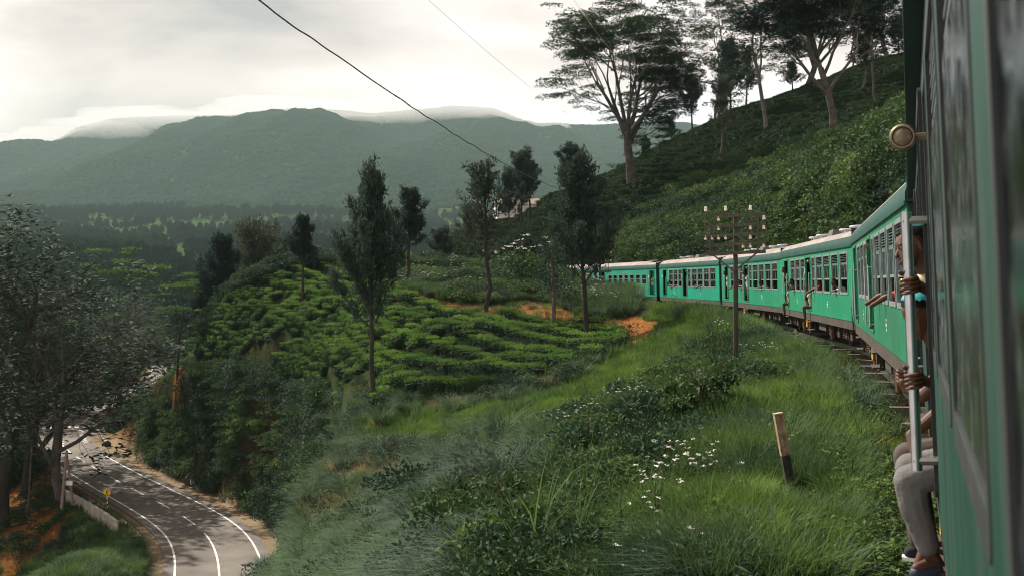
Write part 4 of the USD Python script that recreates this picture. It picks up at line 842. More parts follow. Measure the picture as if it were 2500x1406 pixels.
def coach(i, label, skin, roofm='roof_tan', lampx=8.55, kind='day', vents=(4, 6.5, 11.5, 14), near=False):
    o, rz, roll = roll_origin(i)
    T = thing('railway_coach', label, 'train coach', o, rz, 'coaches of the green train', roll=roll)
    frame = 'frame_near_shaded' if near else 'frame_grey'
    if kind == 'day':
        wins = [(a, SILL, b, HEAD, 'full') for a, b in WIN] + [(*NARROW[:1], SILL, NARROW[1], HEAD, 'full')]; doors = [MID, END]
    else:
        wins = [(2.6 + 1.72 * k, 2.02, 3.75 + 1.72 * k, 2.82, 'small') for k in range(7)]; doors = [(.5, 1.7), (15.3, 16.6)]
    side = sg.box(0, Z0, COACH_L, Z1)
    holes = unary_union([rrect(a, b, c, d) for a, b, c, d, k in wins] + [rrect(a, FLOOR - .02, b, 3.17, .04) for a, b in doors])
    obj('body_side', slab(side.difference(holes), .045, YS - .045), skin, T)
    obj('far_side', slab(side.difference(unary_union([rrect(a, b, c, d) for a, b, c, d, k in wins])), .045, -YS), skin, T)
    obj('floor', box(COACH_L - .1, 2.8, .1, (COACH_L / 2, 0, FLOOR - .06)), 'inside', T)
    for x in (.03, COACH_L - .03):
        obj('end_wall', slab(sg.box(-1.44, Z0, 1.44, Z1 + .45).difference(sg.box(-.45, FLOOR, .45, 3.0)), .06, 0).apply_transform(trimesh.transformations.translation_matrix((x + (.03 if x < 1 else -.03 + .06) - .0, 0, 0)) @ trimesh.transformations.rotation_matrix(math.pi / 2, [0, 0, 1])), 'paint_end', T)
    obj('gangway', cat([box(.62, 1.35, 2.35, (COACH_L + .33, 0, 2.2))] + [box(.05, 1.5, 2.5, (COACH_L + .08 + k * .12, 0, 2.2)) for k in range(5)]), 'rubber', T)
    prof = np.array([(1.475, Z1), (1.47, 3.47), (1.42, 3.62), (1.30, 3.74), (1.05, 3.85), (.6, 3.94), (0, 3.97)])
    def skin_roof(pr, s, t=.03):
        V = np.concatenate([np.c_[np.full(len(pr), x), s * pr[:, 0], pr[:, 1]] for x in (-.06, COACH_L + .06)]); n = len(pr); k = np.arange(n - 1)
        f = np.concatenate([np.stack([k, k + 1, n + k + 1], 1), np.stack([k, n + k + 1, n + k], 1)]); return trimesh.Trimesh(V, f if s > 0 else f[:, ::-1], process=False)
    obj('roof', cat([skin_roof(prof[2:], s) for s in (1, -1)]), roofm, T, smooth=True)
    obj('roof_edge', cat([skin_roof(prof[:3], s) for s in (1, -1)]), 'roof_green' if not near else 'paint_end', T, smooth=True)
    cap = sg.Polygon(np.vstack([prof, prof[::-1] * [-1, 1]]))
    for x in (-.05, COACH_L + .02): obj('roof_end', slab(cap, .03, 0).apply_transform(trimesh.transformations.translation_matrix((x + .03, 0, 0)) @ trimesh.transformations.rotation_matrix(math.pi / 2, [0, 0, 1])), 'paint_end', T)
    g = .075 if near else .04
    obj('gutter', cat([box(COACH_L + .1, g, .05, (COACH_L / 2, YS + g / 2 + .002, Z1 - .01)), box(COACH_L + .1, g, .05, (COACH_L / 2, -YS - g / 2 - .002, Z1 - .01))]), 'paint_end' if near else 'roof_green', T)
    for (a, b, c, d, k) in wins:
        w = obj('window', slab(rrect(a - (.02 if near else .045), b - .045, c + (.02 if near else .045), d + .045, .07).difference(rrect(a + .03, b + .03, c - .03, d - .03, .04)), .043 if near else .055, YS - .04), frame, T)
        if k == 'full':
            h = d - b; zl = d - .27 * h; zs = b + .36 * h
            obj('louvre', cat([bar((a + .02, YS - .035, z), (c - .02, YS - .035, z), .045, .012) for z in np.linspace(zl + .04, d - .05, 6)] + [box(c - a - .05, .03, .06, ((a + c) / 2, YS - .03, zl))]), 'slat', w)
            if i == 1 and a > 9: zs, zl = b + .02, b + .52 * h
            if near: zs = b + .04
            obj('pane', box(c - a - .06, .006, zl - zs - .02, ((a + c) / 2, YS - (.008 if near else .03), (zl + zs) / 2)), 'pane_near' if near else 'pane', w)
            obj('sash_rail', cat([box(c - a - .05, .03, .05, ((a + c) / 2, YS - .028, zs)), box(.025, .02, zl - zs, ((a + c) / 2, YS - .024, (zl + zs) / 2))]), frame, w)
        else:
            obj('pane', box(c - a - .06, .006, d - b - .06, ((a + c) / 2, YS - .03, (b + d) / 2)), 'pane', w)
            obj('sash_rail', box(c - a - .06, .03, .05, ((a + c) / 2, YS - .028, b + .55 * (d - b))), frame, w)
    for (a, b) in doors:
        dr = obj('doorway', slab(rrect(a - .05, FLOOR - .05, b + .05, 3.21, .05).difference(sg.box(a + .015, FLOOR, b - .015, 3.14)), .06, YS - .04), frame if near else skin, T)
        obj('door_leaf', box(.05, .62, 1.95, (a + .03 if a > 5 else b - .03, YS - .40, FLOOR + .99)), skin, T)
        big = near and a < 10
        for x in ((a - .07, b + .07)):
            rail_pair(T, x, 1.28, 2.54, YS + (.10 if near else .085), .027 if big and x < a else .018)
        st = obj('step_ladder', cat([box(.04, .05, .68, (a + .18, YS - .12, .62)), box(.04, .05, .68, (b - .18, YS - .12, .62))] + [box(b - a - .36, .22, .03, ((a + b) / 2, YS - .06, z)) for z in (.34, .66)]), 'underframe', T)
        obj('notice_plate', box(.22, .008, .26, (b + .28, YS + .006, 2.62)), 'worn_white', T)
    if not near:
        for x, z, w in ((4.9, 1.42, .26), (12.7, 1.40, .22)):
            obj('stencil_mark', cat([box(w * .5, .006, .05, (x, YS + .004, z + .09)), box(w, .006, .06, (x + .02, YS + .004, z)), box(w * .6, .006, .05, (x - .03, YS + .004, z - .09))]), 'worn_white', T)
    lm = cat([lathe(np.array([(0, -.05), (.05, -.05), (.075, -.02), (.075, .03), (.066, .045), (.058, .045), (.056, .03), (0, .03)]) * .82, 20)])
    R = trimesh.transformations.rotation_matrix(-math.pi / 2, [0, 1, 0]); lz = 2.90 if near else 2.98
    lm.apply_transform(R); lm.apply_translation((lampx, YS + .10, lz)); L = obj('side_lamp', cat([lm, tube([(lampx + .03, YS - .01, lz), (lampx + .03, YS + .08, lz)], .02, 8)]), 'brass', T, smooth=40)
    le = lathe(np.array([(0, .07), (.03, .062), (.05, .045), (.058, .03), (.0, .028)]) * .82, 18); le.apply_transform(R); le.apply_translation((lampx, YS + .10, lz)); obj('lens', le, 'lens', L, smooth=True)
    obj('sole_bar', cat([box(COACH_L, .09, .26, (COACH_L / 2, s * (YS - .06), .84)) for s in (1, -1)] + [box(COACH_L - .4, 2.4, .12, (COACH_L / 2, 0, .98 - .07))]), 'underframe', T)
    for bx in (2.7, COACH_L - 2.7):
        B = obj('bogie', cat([bar((bx - 1.75, s * 1.12, .62), (bx + 1.75, s * 1.12, .62), .12, .2) for s in (1, -1)] + [box(.5, 2.3, .25, (bx, 0, .62))] + [box(.34, .2, .32, (bx + a_, s * 1.18, .47)) for a_ in (-1.2, 1.2) for s in (1, -1)] + [box(.8, .14, .14, (bx, s * 1.16, .38)) for s in (1, -1)]), 'underframe', T)
        for a_ in (-1.2, 1.2):
            for s in (1, -1):
                w = wheel(); w.apply_translation((bx + a_, s * .84, .46)); obj('wheel', w, 'underframe', B, smooth=30)
        for a_ in (-1.42, -.98, .98, 1.42, -.25, .25): obj('spring', coil((bx + a_, 1.2, .34 if abs(a_) < .5 else .62), .075, .26), 'rust', B)
    eq = [box(1.6, .5, .42, (7.2, 1.05, .62)), box(.5, .45, .5, (11.3, 1.05, .6))]
    obj('equipment_box', cat(eq), 'underframe', T)
    for x in (5.4, 10.55, 12.2): obj('brake_pipe', cat([tube([(x, 1.22, .9), (x, 1.22, .16)], .085, 10), tube([(x + .25, 1.28, .9), (x + .25, 1.28, .3)], .03, 8)]), 'rust', T, smooth=40)
    hx = 10.85; tw = trimesh.creation.torus(.2, .028, 20, 8); tw.apply_transform(trimesh.transformations.rotation_matrix(math.radians(90), [1, 0, 0]) ); tw.apply_translation((hx - .5, YS - .05, .62))
    obj('brake_wheel', cat([tw] + [bar((hx - .5 - .2 * math.cos(q), YS - .05, .62 - .2 * math.sin(q)), (hx - .5 + .2 * math.cos(q), YS - .05, .62 + .2 * math.sin(q)), .02) for q in (0, 1.05, 2.1)]), 'wheel_yellow', T)
    for k, x in enumerate(vents):
        y = .42 if k % 2 else .5; tr = trimesh.creation.torus(.24, .05, 18, 8); tr.apply_translation((x, y, 4.06))
        obj('roof_vent', cat([tr, lathe([(0, .0), (.12, .0), (.10, .12), (0, .14)], 12).apply_translation((x, y, 3.94))] + [box(.04, .04, .14, (x + .22 * math.cos(q), y + .22 * math.sin(q), 4.0)) for q in (0, 2.1, 4.2)]), 'grey_plastic', T, smooth=40)
    if vents: obj('roof_hatch', m3hull([(8.2, 0, 3.92), (9.4, 0, 3.92), (8.2, .7, 3.9), (9.4, .7, 3.9), (8.4, .05, 4.2), (9.2, .05, 4.2), (8.35, .6, 4.17), (9.25, .6, 4.17)]), 'roof_dark', T)
    return T
def m3hull(p): return trimesh.convex.convex_hull(np.array(p, float))
C0 = coach(0, 'nearest coach, side with shade painted into its green, seen edge-on at the right margin', 'paint_near_shaded', roofm='roof_dark', lampx=8.2, near=True, vents=())
C1 = coach(1, 'weathered green coach next after the nearest one, two bare arms out of its windows', 'paint_worn', vents=(3, 5))
C2 = coach(2, 'third green coach, right of the telegraph pole, person taking pictures at its window', 'paint_green')
C3 = coach(3, 'fourth green coach, telegraph pole standing in front of it', 'paint_green')
C4 = coach(4, 'fifth green coach, left of the telegraph pole, with tall louvred windows', 'paint_teal')
C5 = coach(5, 'bright teal coach with one row of small square windows', 'paint_teal', kind='buffet', vents=())
C6 = coach(6, 'farthest coach, half hidden by shrubs and tree crowns', 'paint_teal', kind='buffet', vents=())
hat = obj('roof_patch', box(2.6, 1.9, .06, (1.6, .25, 3.99)), 'roof_dark', C5)
# rails under the train
rp = thing('railway_track', 'single railway track hidden under the train', 'railway track', (0, 0, 0))
tx = TRACKP[(TRACKP[:, 1] > -15) & (TRACKP[:, 1] < 140)]; tn = TRACKN[(TRACKP[:, 1] > -15) & (TRACKP[:, 1] < 140)]
for s in (-.84, .84):
    V, f = ribbon(tx, tn, s - .035, s + .035, -.03); V2 = V.copy(); V2[:, 2] = -.2
    obj('rail', joinvf([(V, f), (V2, f[:, ::-1])] + [(np.concatenate([V[k::2], V2[k::2]]), np.concatenate([np.stack([q := np.arange(len(tx) - 1), q + 1, len(tx) + q + 1], 1), np.stack([q, len(tx) + q + 1, len(tx) + q], 1)])) for k in (0, 1)]), 'steel', rp)
mat('sleeper', (.11, .09, .075), .9)
ss_ = np.linspace(0, 1, 210)
for k in range(0, len(tx), 6)[:60] if False else range(0, 60):
    p = tx[int(k * (len(tx) - 1) / 59)]; n_ = tn[int(k * (len(tx) - 1) / 59)]
    obj('sleeper', bar((*(p - n_ * 1.35), -.29), (*(p + n_ * 1.35), -.29), .24, .16), 'sleeper', rp)
# ------------------------------------------------------------------ people
mat('skin', (.085, .038, .020), .6, spec=.25, var=(.06, .027, .015), scale=14, local=True); mat('hair', (.006, .005, .004), .9, spec=.1); mat('eye_white', (.30, .27, .24), .3); mat('nail', (.45, .28, .22), .4)
mat('trouser_grey', (.15, .14, .13), .95, spec=.05, var=(.10, .098, .096), scale=9, bump=.5, bscale=22, local=True, dist=.015); mat('cloth_black', (.012, .013, .016), .9); mat('cloth_brown', (.07, .05, .045), .9, var=(.05, .036, .03), scale=9, local=True)
mat('cloth_beige', (.55, .45, .30), .9, var=(.46, .37, .24), scale=9, local=True); mat('turquoise', (.015, .20, .24), .8, var=(.03, .33, .32), scale=28, local=True); mat('sandal', (.012, .018, .03), .6, var=(.03, .04, .06), scale=12, local=True); mat('sole_white', (.7, .68, .64), .6)
mat('cloth_red', (.40, .05, .04), .8); mat('cloth_white', (.65, .62, .58), .8); mat('cloth_blue', (.05, .10, .22), .85); mat('gold', (.6, .42, .15), .3, metal=1.0); mat('phone', (.01, .01, .012), .2, coat=.5)
def body(chains, res=.025, it=10, grow_=0.0):
    """One continuous surface from chains of (point, radius): hulls of neighbouring spheres joined, refined and smoothed."""
    parts = []
    for ch in chains:
        for (a, ra), (b, rb) in zip(ch[:-1], ch[1:]):
            s = [m3.Manifold.sphere(float(r) + grow_, 12).translate(tuple(map(float, p))) for p, r in ((a, ra), (b, rb))]
            parts.append(m3.Manifold.batch_hull(s))
    m = m3.Manifold.batch_boolean(parts, m3.OpType.Add).refine_to_length(res).to_mesh()
    t = trimesh.Trimesh(m.vert_properties[:, :3], m.tri_verts, process=True)
    trimesh.smoothing.filter_taubin(t, .5, .53, it); return t
def L(i, px, py, x):
    """Coach-local point at local x that lies on the sight line through a photo pixel."""
    A = to_world(i, np.array([x, 0, 0])); B = to_world(i, np.array([x, 1., 0])) - A; C = to_world(i, np.array([x, 0, 1.])) - A
    r, q = (px - CX) / F, (py - HY) / F
    Mx = np.array([[B[0] - r * B[1], C[0] - r * C[1]], [B[2] + q * B[1], C[2] + q * C[1]]]); b = np.array([-(A[0] - r * A[1]), CZ - A[2] - q * A[1]])
    y, z = np.linalg.solve(Mx, b); return np.array([x, y, z])
def head_parts(c, face, up=(0, 0, 1), s=1.0):
    """Chains for a head at c looking along face; returns (chains, frame)."""
    f = unit(np.array(face, float)); u = np.array(up, float); u = unit(u - f * np.dot(u, f)); r = np.cross(f, u)
    at = lambda a, b, d: c + s * (f * a + u * b + r * d)
    ch = [[(at(-.015, .035, 0), .088 * s), (at(.015, .045, 0), .082 * s)], [(at(.015, .03, 0), .078 * s), (at(.045, -.045, 0), .052 * s)], [(at(.045, -.05, 0), .045 * s), (at(.062, -.085, 0), .026 * s)],
          [(at(.088, .012, 0), .009 * s), (at(.104, -.020, 0), .012 * s)], [(at(.080, .034, -.03), .012 * s), (at(.080, .034, .03), .012 * s)], [(at(.088, -.058, -.016), .010 * s), (at(.088, -.058, .016), .010 * s)]]
    for k in (-1, 1): ch.append([(at(-.005, .015, .084 * k), .016 * s), (at(-.01, -.02, .082 * k), .012 * s)])
    return ch, at
def grip(x, y, z, side, rb=.027, wrist=None, th=1):
    """A hand closed round the upright bar at (x, y): palm on `side`, four fingers round it, thumb over the other way."""
    a0 = math.atan2(side[1], side[0]); ch = []; R = rb + .011
    for k, (r, n) in enumerate(((.0105, 215), (.011, 235), (.0105, 225), (.009, 200))):
        zz = z + .034 - .022 * k; pts = [a0 + th * math.radians(q) for q in np.linspace(25, n, 5)]
        ch.append([((x + (R + .006 * math.sin(j * .8)) * math.cos(q), y + (R + .006 * math.sin(j * .8)) * math.sin(q), zz - .004 * j), r * (1.15 if j in (0, 2) else 1.0) - .0005 * j) for j, q in enumerate(pts)])
        q = pts[0]; ch.append([((x + R * math.cos(q), y + R * math.sin(q), zz), r * 1.2), ((x + .062 * math.cos(a0), y + .062 * math.sin(a0), zz * .6 + z * .4 - .01), .017)])
    q = [a0 - th * math.radians(d) for d in (20, 70, 120, 150)]
    ch.append([((x + .06 * math.cos(a0), y + .06 * math.sin(a0), z + .015), .016)] + [((x + (R + .003) * math.cos(d), y + (R + .003) * math.sin(d), z + .045 + .006 * j), .013 - .001 * j) for j, d in enumerate(q)])
    if wrist is not None: ch.append([((x + .064 * math.cos(a0), y + .064 * math.sin(a0), z - .006), .027), (wrist, .026)])
    return ch
def hair_cap(at, s=1.0, low=.0):
    p = trimesh.creation.icosphere(3, 1.0); v = p.vertices.copy(); n = meshkit.noise(v * 6, 3)
    keep = v[:, 2] > -2; w = np.array([at(*(np.array([a * .107 - .012, b * .105 + .044, d * .099]) * s)) for a, d, b in v * (1 + .06 * n[:, None])])
    fr = v[p.faces].mean(1); f = p.faces[(fr[:, 2] > low + .62 * np.clip(fr[:, 0], -.9, 1))]
    return trimesh.Trimesh(w, f, process=False)
def eyes(at): 
    o = []
    for k in (-1, 1):
        e = trimesh.creation.icosphere(2, .0092); e.apply_translation(at(.0800, .016, .030 * k)); o.append(e)
    pu = []
    for k in (-1, 1):
        e = trimesh.creation.icosphere(2, .0078); e.apply_translation(at(.0835, .0158, .030 * k)); pu.append(e)
    return o, pu
def person(i, base, label, group=None):
    o, rz, roll = roll_origin(i); b = np.array(base, float)
    T = thing('person', label, 'person', to_world(i, b), rz, group, roll=roll); return T, b
def rel(m, b): m = m.copy(); m.apply_translation(-b); return m
def face_bits(T, b, at, hair='hair'):
    e, p = eyes(at); obj('eyes', rel(cat(e), b), 'eye_white', T, smooth=True); obj('pupils', rel(cat(p), b), 'hair', T, smooth=True)
    obj('hair', rel(hair_cap(at), b), hair, T, smooth=True)
V3 = lambda *a: np.array(a, float)
bx, by = MID[0] - .07, YS + .10                                    # the big handrail of the middle door
# seated passenger in grey trousers, legs hanging out of the door
T, b = person(0, (8.95, 1.2, FLOOR), 'seated passenger in light grey trousers, legs out of the near door, turquoise headscarf')
hip1, hip2 = V3(8.90, 1.20, 1.25), V3(9.12, 1.18, 1.25); k1, k2 = L(0, 2222, 1172, 8.90), L(0, 2224, 1142, 9.14); a1, a2 = L(0, 2266, 1345, 8.88), L(0, 2262, 1340, 9.12)
t1, h1 = L(0, 2238, 1393, 8.82), L(0, 2286, 1378, 8.90); t2 = L(0, 2240, 1385, 9.1)
hc = L(0, 2254, 772, 8.98); hch, at = head_parts(hc, (-.42, .80, -.40))
pel, chest, neck = V3(9.0, 1.12, 1.30), V3(8.98, 1.24, 1.70), hc - V3(0, .05, .13)
g1 = grip(bx, by, 1.716, (.75, -.66), wrist=V3(bx + .10, by - .13, 1.66), th=-1)
chains = [[(hip1, .085), (k1, .062), (a1, .040)], [(hip2, .085), (k2, .062), (a2, .040)], [(pel - V3(.1, 0, 0), .10), (pel + V3(.1, 0, 0), .10)], [(pel, .12), (chest, .13)], [(chest - V3(.15, 0, -.06), .06), (chest + V3(.15, 0, .06), .06)], [(chest, .10), (neck, .052), (hc, .05)],
          [(chest - V3(.16, 0, -.06), .052), (V3(8.80, 1.36, 1.52), .040), (V3(bx + .10, by - .13, 1.66), .028)], [(chest + V3(.16, 0, .06), .052), (V3(9.25, 1.40, 1.50), .040), (L(0, 2224, 1062, 9.2), .030)], [(L(0, 2224, 1062, 9.2), .03), (k2 + V3(0, -.02, .09), .024)],
          [(a1, .040), (h1 + V3(0, 0, .02), .034), (t1 + V3(0, 0, .015), .026)], [(a2, .04), (t2, .028)]] + hch + g1
obj('body', rel(body(chains, .014, 6), b), 'skin', T, smooth=True); face_bits(T, b, at)
obj('trousers', rel(body([[(hip1, .10), (hip1 * .5 + k1 * .5 + V3(0, 0, .012), .094), (k1, .088), (k1 * .6 + a1 * .4 + V3(0, .012, 0), .080), (a1 + V3(0, 0, .03), .062)], [(hip2, .10), (k2, .088), (a2 + V3(0, 0, .03), .062)], [(pel - V3(.1, 0, .01), .12), (pel + V3(.1, 0, -.01), .12)]], .02, 8), b), 'trouser_grey', T, smooth=True)
obj('shirt', rel(body([[(pel + V3(0, 0, .04), .135), (chest, .145)], [(chest - V3(.16, 0, -.06), .07), (chest + V3(.16, 0, .06), .07)], [(chest - V3(.16, 0, -.06), .066), (V3(8.84, 1.36, 1.62), .056)], [(chest + V3(.16, 0, .06), .066), (V3(9.21, 1.38, 1.62), .056)]], .03, 6), b), 'cloth_black', T, smooth=True)
obj('headscarf', rel(hair_cap(at, 1.05, .34), b), 'turquoise', T, smooth=True)
for tt_, hh_ in ((t1, h1), (t2, a2 - V3(0, 0, .06))):
    s_ = body([[(hh_ - V3(0, 0, .022), .036), (tt_ - V3(0, 0, .014), .040)]], .02, 2); obj('sandal', rel(s_, b), 'sandal', T, smooth=True)
# second seated passenger, sneakers, telephone in both hands
T, b = person(0, (9.55, 1.2, FLOOR), 'seated passenger behind, dark trousers and white-soled sneakers, holding up a phone')
k1, k2 = L(0, 2216, 1112, 9.42), L(0, 2222, 1118, 9.62); a1, a2 = L(0, 2246, 1335, 9.42), L(0, 2250, 1335, 9.62); hip1, hip2 = V3(9.42, 1.18, 1.27), V3(9.64, 1.18, 1.27); pel, chest = V3(9.53, 1.12, 1.32), V3(9.53, 1.26, 1.72)
hc = V3(9.56, 1.40, 2.0); hch, at = head_parts(hc, (-.1, .9, -.3)); ph = L(0, 2200, 912, 9.5); w1, w2 = ph + V3(-.06, -.03, -.09), ph + V3(.07, -.03, -.09)
def clasp(w, ph, s):
    ch = [[(w, .026), (ph + V3(s * .048, -.01, -.045), .030)]]
    for k in range(4): ch.append([(ph + V3(s * .05, -.008, -.05 + .02 * k), .011), (ph + V3(s * .045, .014, -.045 + .021 * k), .010), (ph + V3(s * .012, .020, -.04 + .021 * k), .009)])
    ch.append([(ph + V3(s * .05, -.01, -.05), .013), (ph + V3(s * .03, -.022, -.02), .011), (ph + V3(s * .012, -.022, .01), .010)]); return ch
chains = [[(hip1, .085), (k1, .06), (a1, .04)], [(hip2, .085), (k2, .06), (a2, .04)], [(pel, .12), (chest, .13)], [(chest, .1), (hc - V3(0, .03, .12), .05), (hc, .05)], [(chest - V3(.16, 0, -.06), .05), (V3(9.38, 1.50, 1.56), .038), (w1, .027)], [(chest + V3(.16, 0, .06), .05), (V3(9.70, 1.50, 1.56), .038), (w2, .027)]] + hch + clasp(w1, ph, -1) + clasp(w2, ph, 1)
obj('body', rel(body(chains, .016, 6), b), 'skin', T, smooth=True); face_bits(T, b, at)
obj('trousers', rel(body([[(hip1, .10), (k1, .082), (a1 + V3(0, 0, .04), .06)], [(hip2, .10), (k2, .082), (a2 + V3(0, 0, .04), .06)], [(pel - V3(.08, 0, 0), .12), (pel + V3(.08, 0, 0), .12)]], .025, 6), b), 'cloth_brown', T, smooth=True)
obj('shirt', rel(body([[(pel + V3(0, 0, .04), .135), (chest, .145)], [(chest - V3(.16, 0, -.06), .07), (chest + V3(.16, 0, .06), .07)]], .03, 6), b), 'cloth_black', T, smooth=True)
for a_, tx_ in ((a1, 2222), (a2, 2228)):
    q = L(0, tx_, 1348, a_[0] - .02); obj('sneaker', rel(body([[(a_ - V3(0, 0, .035), .046), (q, .038)]], .02, 3), b), 'cloth_black', T, smooth=True); obj('sneaker_sole', rel(m3hull(np.array([a_ + V3(dx, -.03, -.085) for dx in (-.04, .04)] + [q + V3(dx, .045, -.038) for dx in (-.036, .036)] + [a_ + V3(dx, -.03, -.062) for dx in (-.04, .04)] + [q + V3(dx, .045, -.018) for dx in (-.036, .036)])), b), 'sole_white', T)
# standing passenger leaning out above them
T, b = person(0, (9.45, .95, FLOOR), 'standing passenger in beige shirt leaning out above the seated ones, ringed hand on the rail')
hc = L(0, 2233, 612, 9.15); hch, at = head_parts(hc, (-.30, .92, -.10), (.25, .25, 1)); chest, pel = V3(9.3, 1.28, 2.02), V3(9.5, .95, 1.92 - .15)
w = V3(bx + .11, by - .14, 2.13)
chains = [[(pel, .12), (chest, .13)], [(pel - V3(.1, 0, 0), .1), (V3(9.42, .95, 1.5), .075), (V3(9.42, .98, FLOOR + .08), .045)], [(pel + V3(.1, 0, 0), .1), (V3(9.62, .9, 1.5), .075), (V3(9.62, .92, FLOOR + .08), .045)], [(V3(9.42, .98, FLOOR + .06), .04), (V3(9.40, 1.14, FLOOR + .04), .035)], [(V3(9.62, .92, FLOOR + .06), .04), (V3(9.62, 1.1, FLOOR + .04), .035)],
          [(chest, .10), (hc - V3(-.04, .06, .11), .055), (hc, .055)], [(chest + V3(-.1, .05, .06), .055), (V3(9.02, 1.40, 1.98), .042), (w, .029)], [(chest + V3(.2, -.02, .06), .055), (V3(9.6, 1.3, 1.8), .042), (V3(9.72, 1.38, 2.0), .03)], [(V3(9.72, 1.38, 2.0), .03), (V3(9.76, 1.42, 2.08), .026)]] + hch + grip(bx, by, 2.20, (.75, -.66), wrist=w, th=-1)
obj('body', rel(body(chains, .014, 6), b), 'skin', T, smooth=True); face_bits(T, b, at)
obj('shirt', rel(body([[(pel, .135), (chest, .15), (hc - V3(-.05, .07, .17), .075)], [(chest + V3(-.1, .05, .06), .075), (V3(9.1, 1.39, 1.99), .062)], [(chest + V3(.2, -.02, .06), .075), (V3(9.5, 1.3, 1.9), .062)]], .025, 6), b), 'cloth_beige', T, smooth=True)
obj('trousers', rel(body([[(pel - V3(.1, 0, .05), .115), (V3(9.42, .95, 1.5), .09), (V3(9.42, .98, FLOOR + .1), .065)], [(pel + V3(.1, 0, -.05), .115), (V3(9.62, .9, 1.5), .09), (V3(9.62, .92, FLOOR + .1), .065)]], .03, 6), b), 'cloth_blue', T, smooth=True)
rg_ = trimesh.creation.torus(.0125, .003, 16, 8); rg_.apply_transform(trimesh.transformations.rotation_matrix(1.57, [.6, .8, 0])); rg_.apply_translation((bx - .02, by + .034, 2.212)); obj('ring', rel(rg_, b), 'gold', T, smooth=True)
br = trimesh.creation.torus(.033, .008, 20, 8); br.apply_transform(trimesh.geometry.align_vectors([0, 0, 1], unit(w - V3(9.02, 1.4, 1.98)))); br.apply_translation(w); obj('bracelet', rel(br, b), 'cloth_red', T, smooth=True)
# passengers at the windows and doors of the farther coaches
def passenger(i, s, pose, cloth, label, sill=SILL):
    T, b = person(i, (s, 1.15, FLOOR), label, 'passengers leaning out of the far coaches'); y0 = 1.22
    chest = V3(s, y0, sill + .02); hc = V3(s, y0 + .14, sill + .42); face = (-.5, .9, 0); arms = []
    if pose == 'arm': arms = [[(chest + V3(-.12, .06, .12), .05), (V3(s - .05, 1.46, sill + .085), .056), (V3(s + .14, 1.62, sill - .02), .042), (V3(s + .22, 1.68, sill - .06), .044)]]; hc = V3(s, y0, sill + .40)
    if pose == 'head': hc = V3(s, 1.50, sill + .34); arms = [[(chest + V3(-.15, .1, .1), .05), (V3(s - .2, 1.50, sill + .06), .04), (V3(s + .05, 1.58, sill + .05), .03)]]
    if pose == 'camera': hc = V3(s, 1.56, sill + .36); arms = [[(chest + V3(-k * .16, .1, .1), .05), (V3(s - k * .26, 1.62, sill + .05), .04), (V3(s - k * .06, 1.72, sill + .36), .03)] for k in (1, -1)]
    if pose == 'door': chest = V3(s, 1.36, 2.36); hc = V3(s - .05, 1.56, 2.72); arms = [[(chest + V3(-.14, .05, .1), .05), (V3(s - .30, 1.56, 2.2), .042), (V3(s - .42, 1.58, 2.42), .032)]]
    if pose == 'sit': chest = V3(s, 1.36, 1.66); hc = V3(s, 1.50, 2.0); arms = [[(chest + V3(-.14, .05, .1), .05), (V3(s - .2, 1.6, 1.5), .042), (V3(s - .28, 1.6, 1.72), .032)], [(V3(s, 1.3, 1.24), .09), (V3(s, 1.66, 1.22), .07), (V3(s, 1.62, .8), .05)]]
    hch, at = head_parts(hc, face); low = V3(s, y0 - .02, FLOOR + .12)
    legs = [[(V3(s + k * .09, y0 - .04, min(chest[2] - .5, 1.9)), .08), (V3(s + k * .09, y0 - .04, FLOOR + .06), .05)] for k in (-1, 1)] if pose != 'sit' else []
    obj('body', rel(body([[(chest - V3(0, .05, .45 if pose != 'sit' else .36), .12), (chest, .13)], [(chest, .1), (hc - V3(0, .02, .1), .05), (hc, .05)]] + legs + arms + hch, .04, 5), b), 'skin', T, smooth=True)
    obj('hair', rel(hair_cap(at), b), 'hair', T, smooth=True)
    obj('shirt', rel(body([[(chest - V3(0, .05, .42 if pose != 'sit' else .36), .14), (chest, .15), (chest + V3(0, 0, .06), .13)]] + [[(a[0][0], .068), (a[0][0] * .4 + a[1][0] * .6, .055)] for a in arms[:2] if pose != 'sit' or a is arms[0]], .05, 5), b), cloth, T, smooth=True)
def s_of(i, px):
    (p, h, c) = ROW[i]; d = hv(h); r = (px - CX) / F; return (p[0] - p[1] * r) / (d[1] * r - d[0])
passenger(1, 6.6, 'arm', 'cloth_black', 'left one of two bare forearms resting out of the coach behind the handrail')
passenger(1, 4.95, 'arm', 'cloth_red', 'bare arm with red sleeve resting out of the coach behind the handrail')
passenger(2, 13.6, 'camera', 'cloth_black', 'dark-haired passenger taking a picture from the window right of the telegraph pole')
passenger(2, 8.0, 'arm', 'cloth_red', 'passenger with bare arm out of the narrow window beside the middle door')
passenger(2, 9.35, 'sit', 'cloth_beige', 'passenger crouching in the middle door of the coach right of the telegraph pole')
passenger(2, 16.1, 'door', 'cloth_blue', 'passenger standing in the end door nearest the telegraph pole, right side')
passenger(2, 15.7, 'sit', 'cloth_beige', 'passenger sitting in the end door below the standing one')
passenger(2, 3.2, 'head', 'cloth_white', 'face at a window near the right end of the coach right of the telegraph pole')
passenger(3, 13.6, 'arm', 'cloth_white', 'passenger with outstretched arm at the window left of the telegraph pole')
passenger(3, 11.0, 'camera', 'cloth_beige', 'passenger with both arms raised at the window right of the telegraph pole')
passenger(3, 9.4, 'door', 'cloth_white', 'pale-shirted passenger in the middle door behind the telegraph pole')
passenger(3, 16.1, 'door', 'cloth_white', 'passenger in white cap at the end door of the coach with the telegraph pole')
passenger(3, 5.0, 'head', 'cloth_white', 'passenger in white at a window of the coach with the telegraph pole')
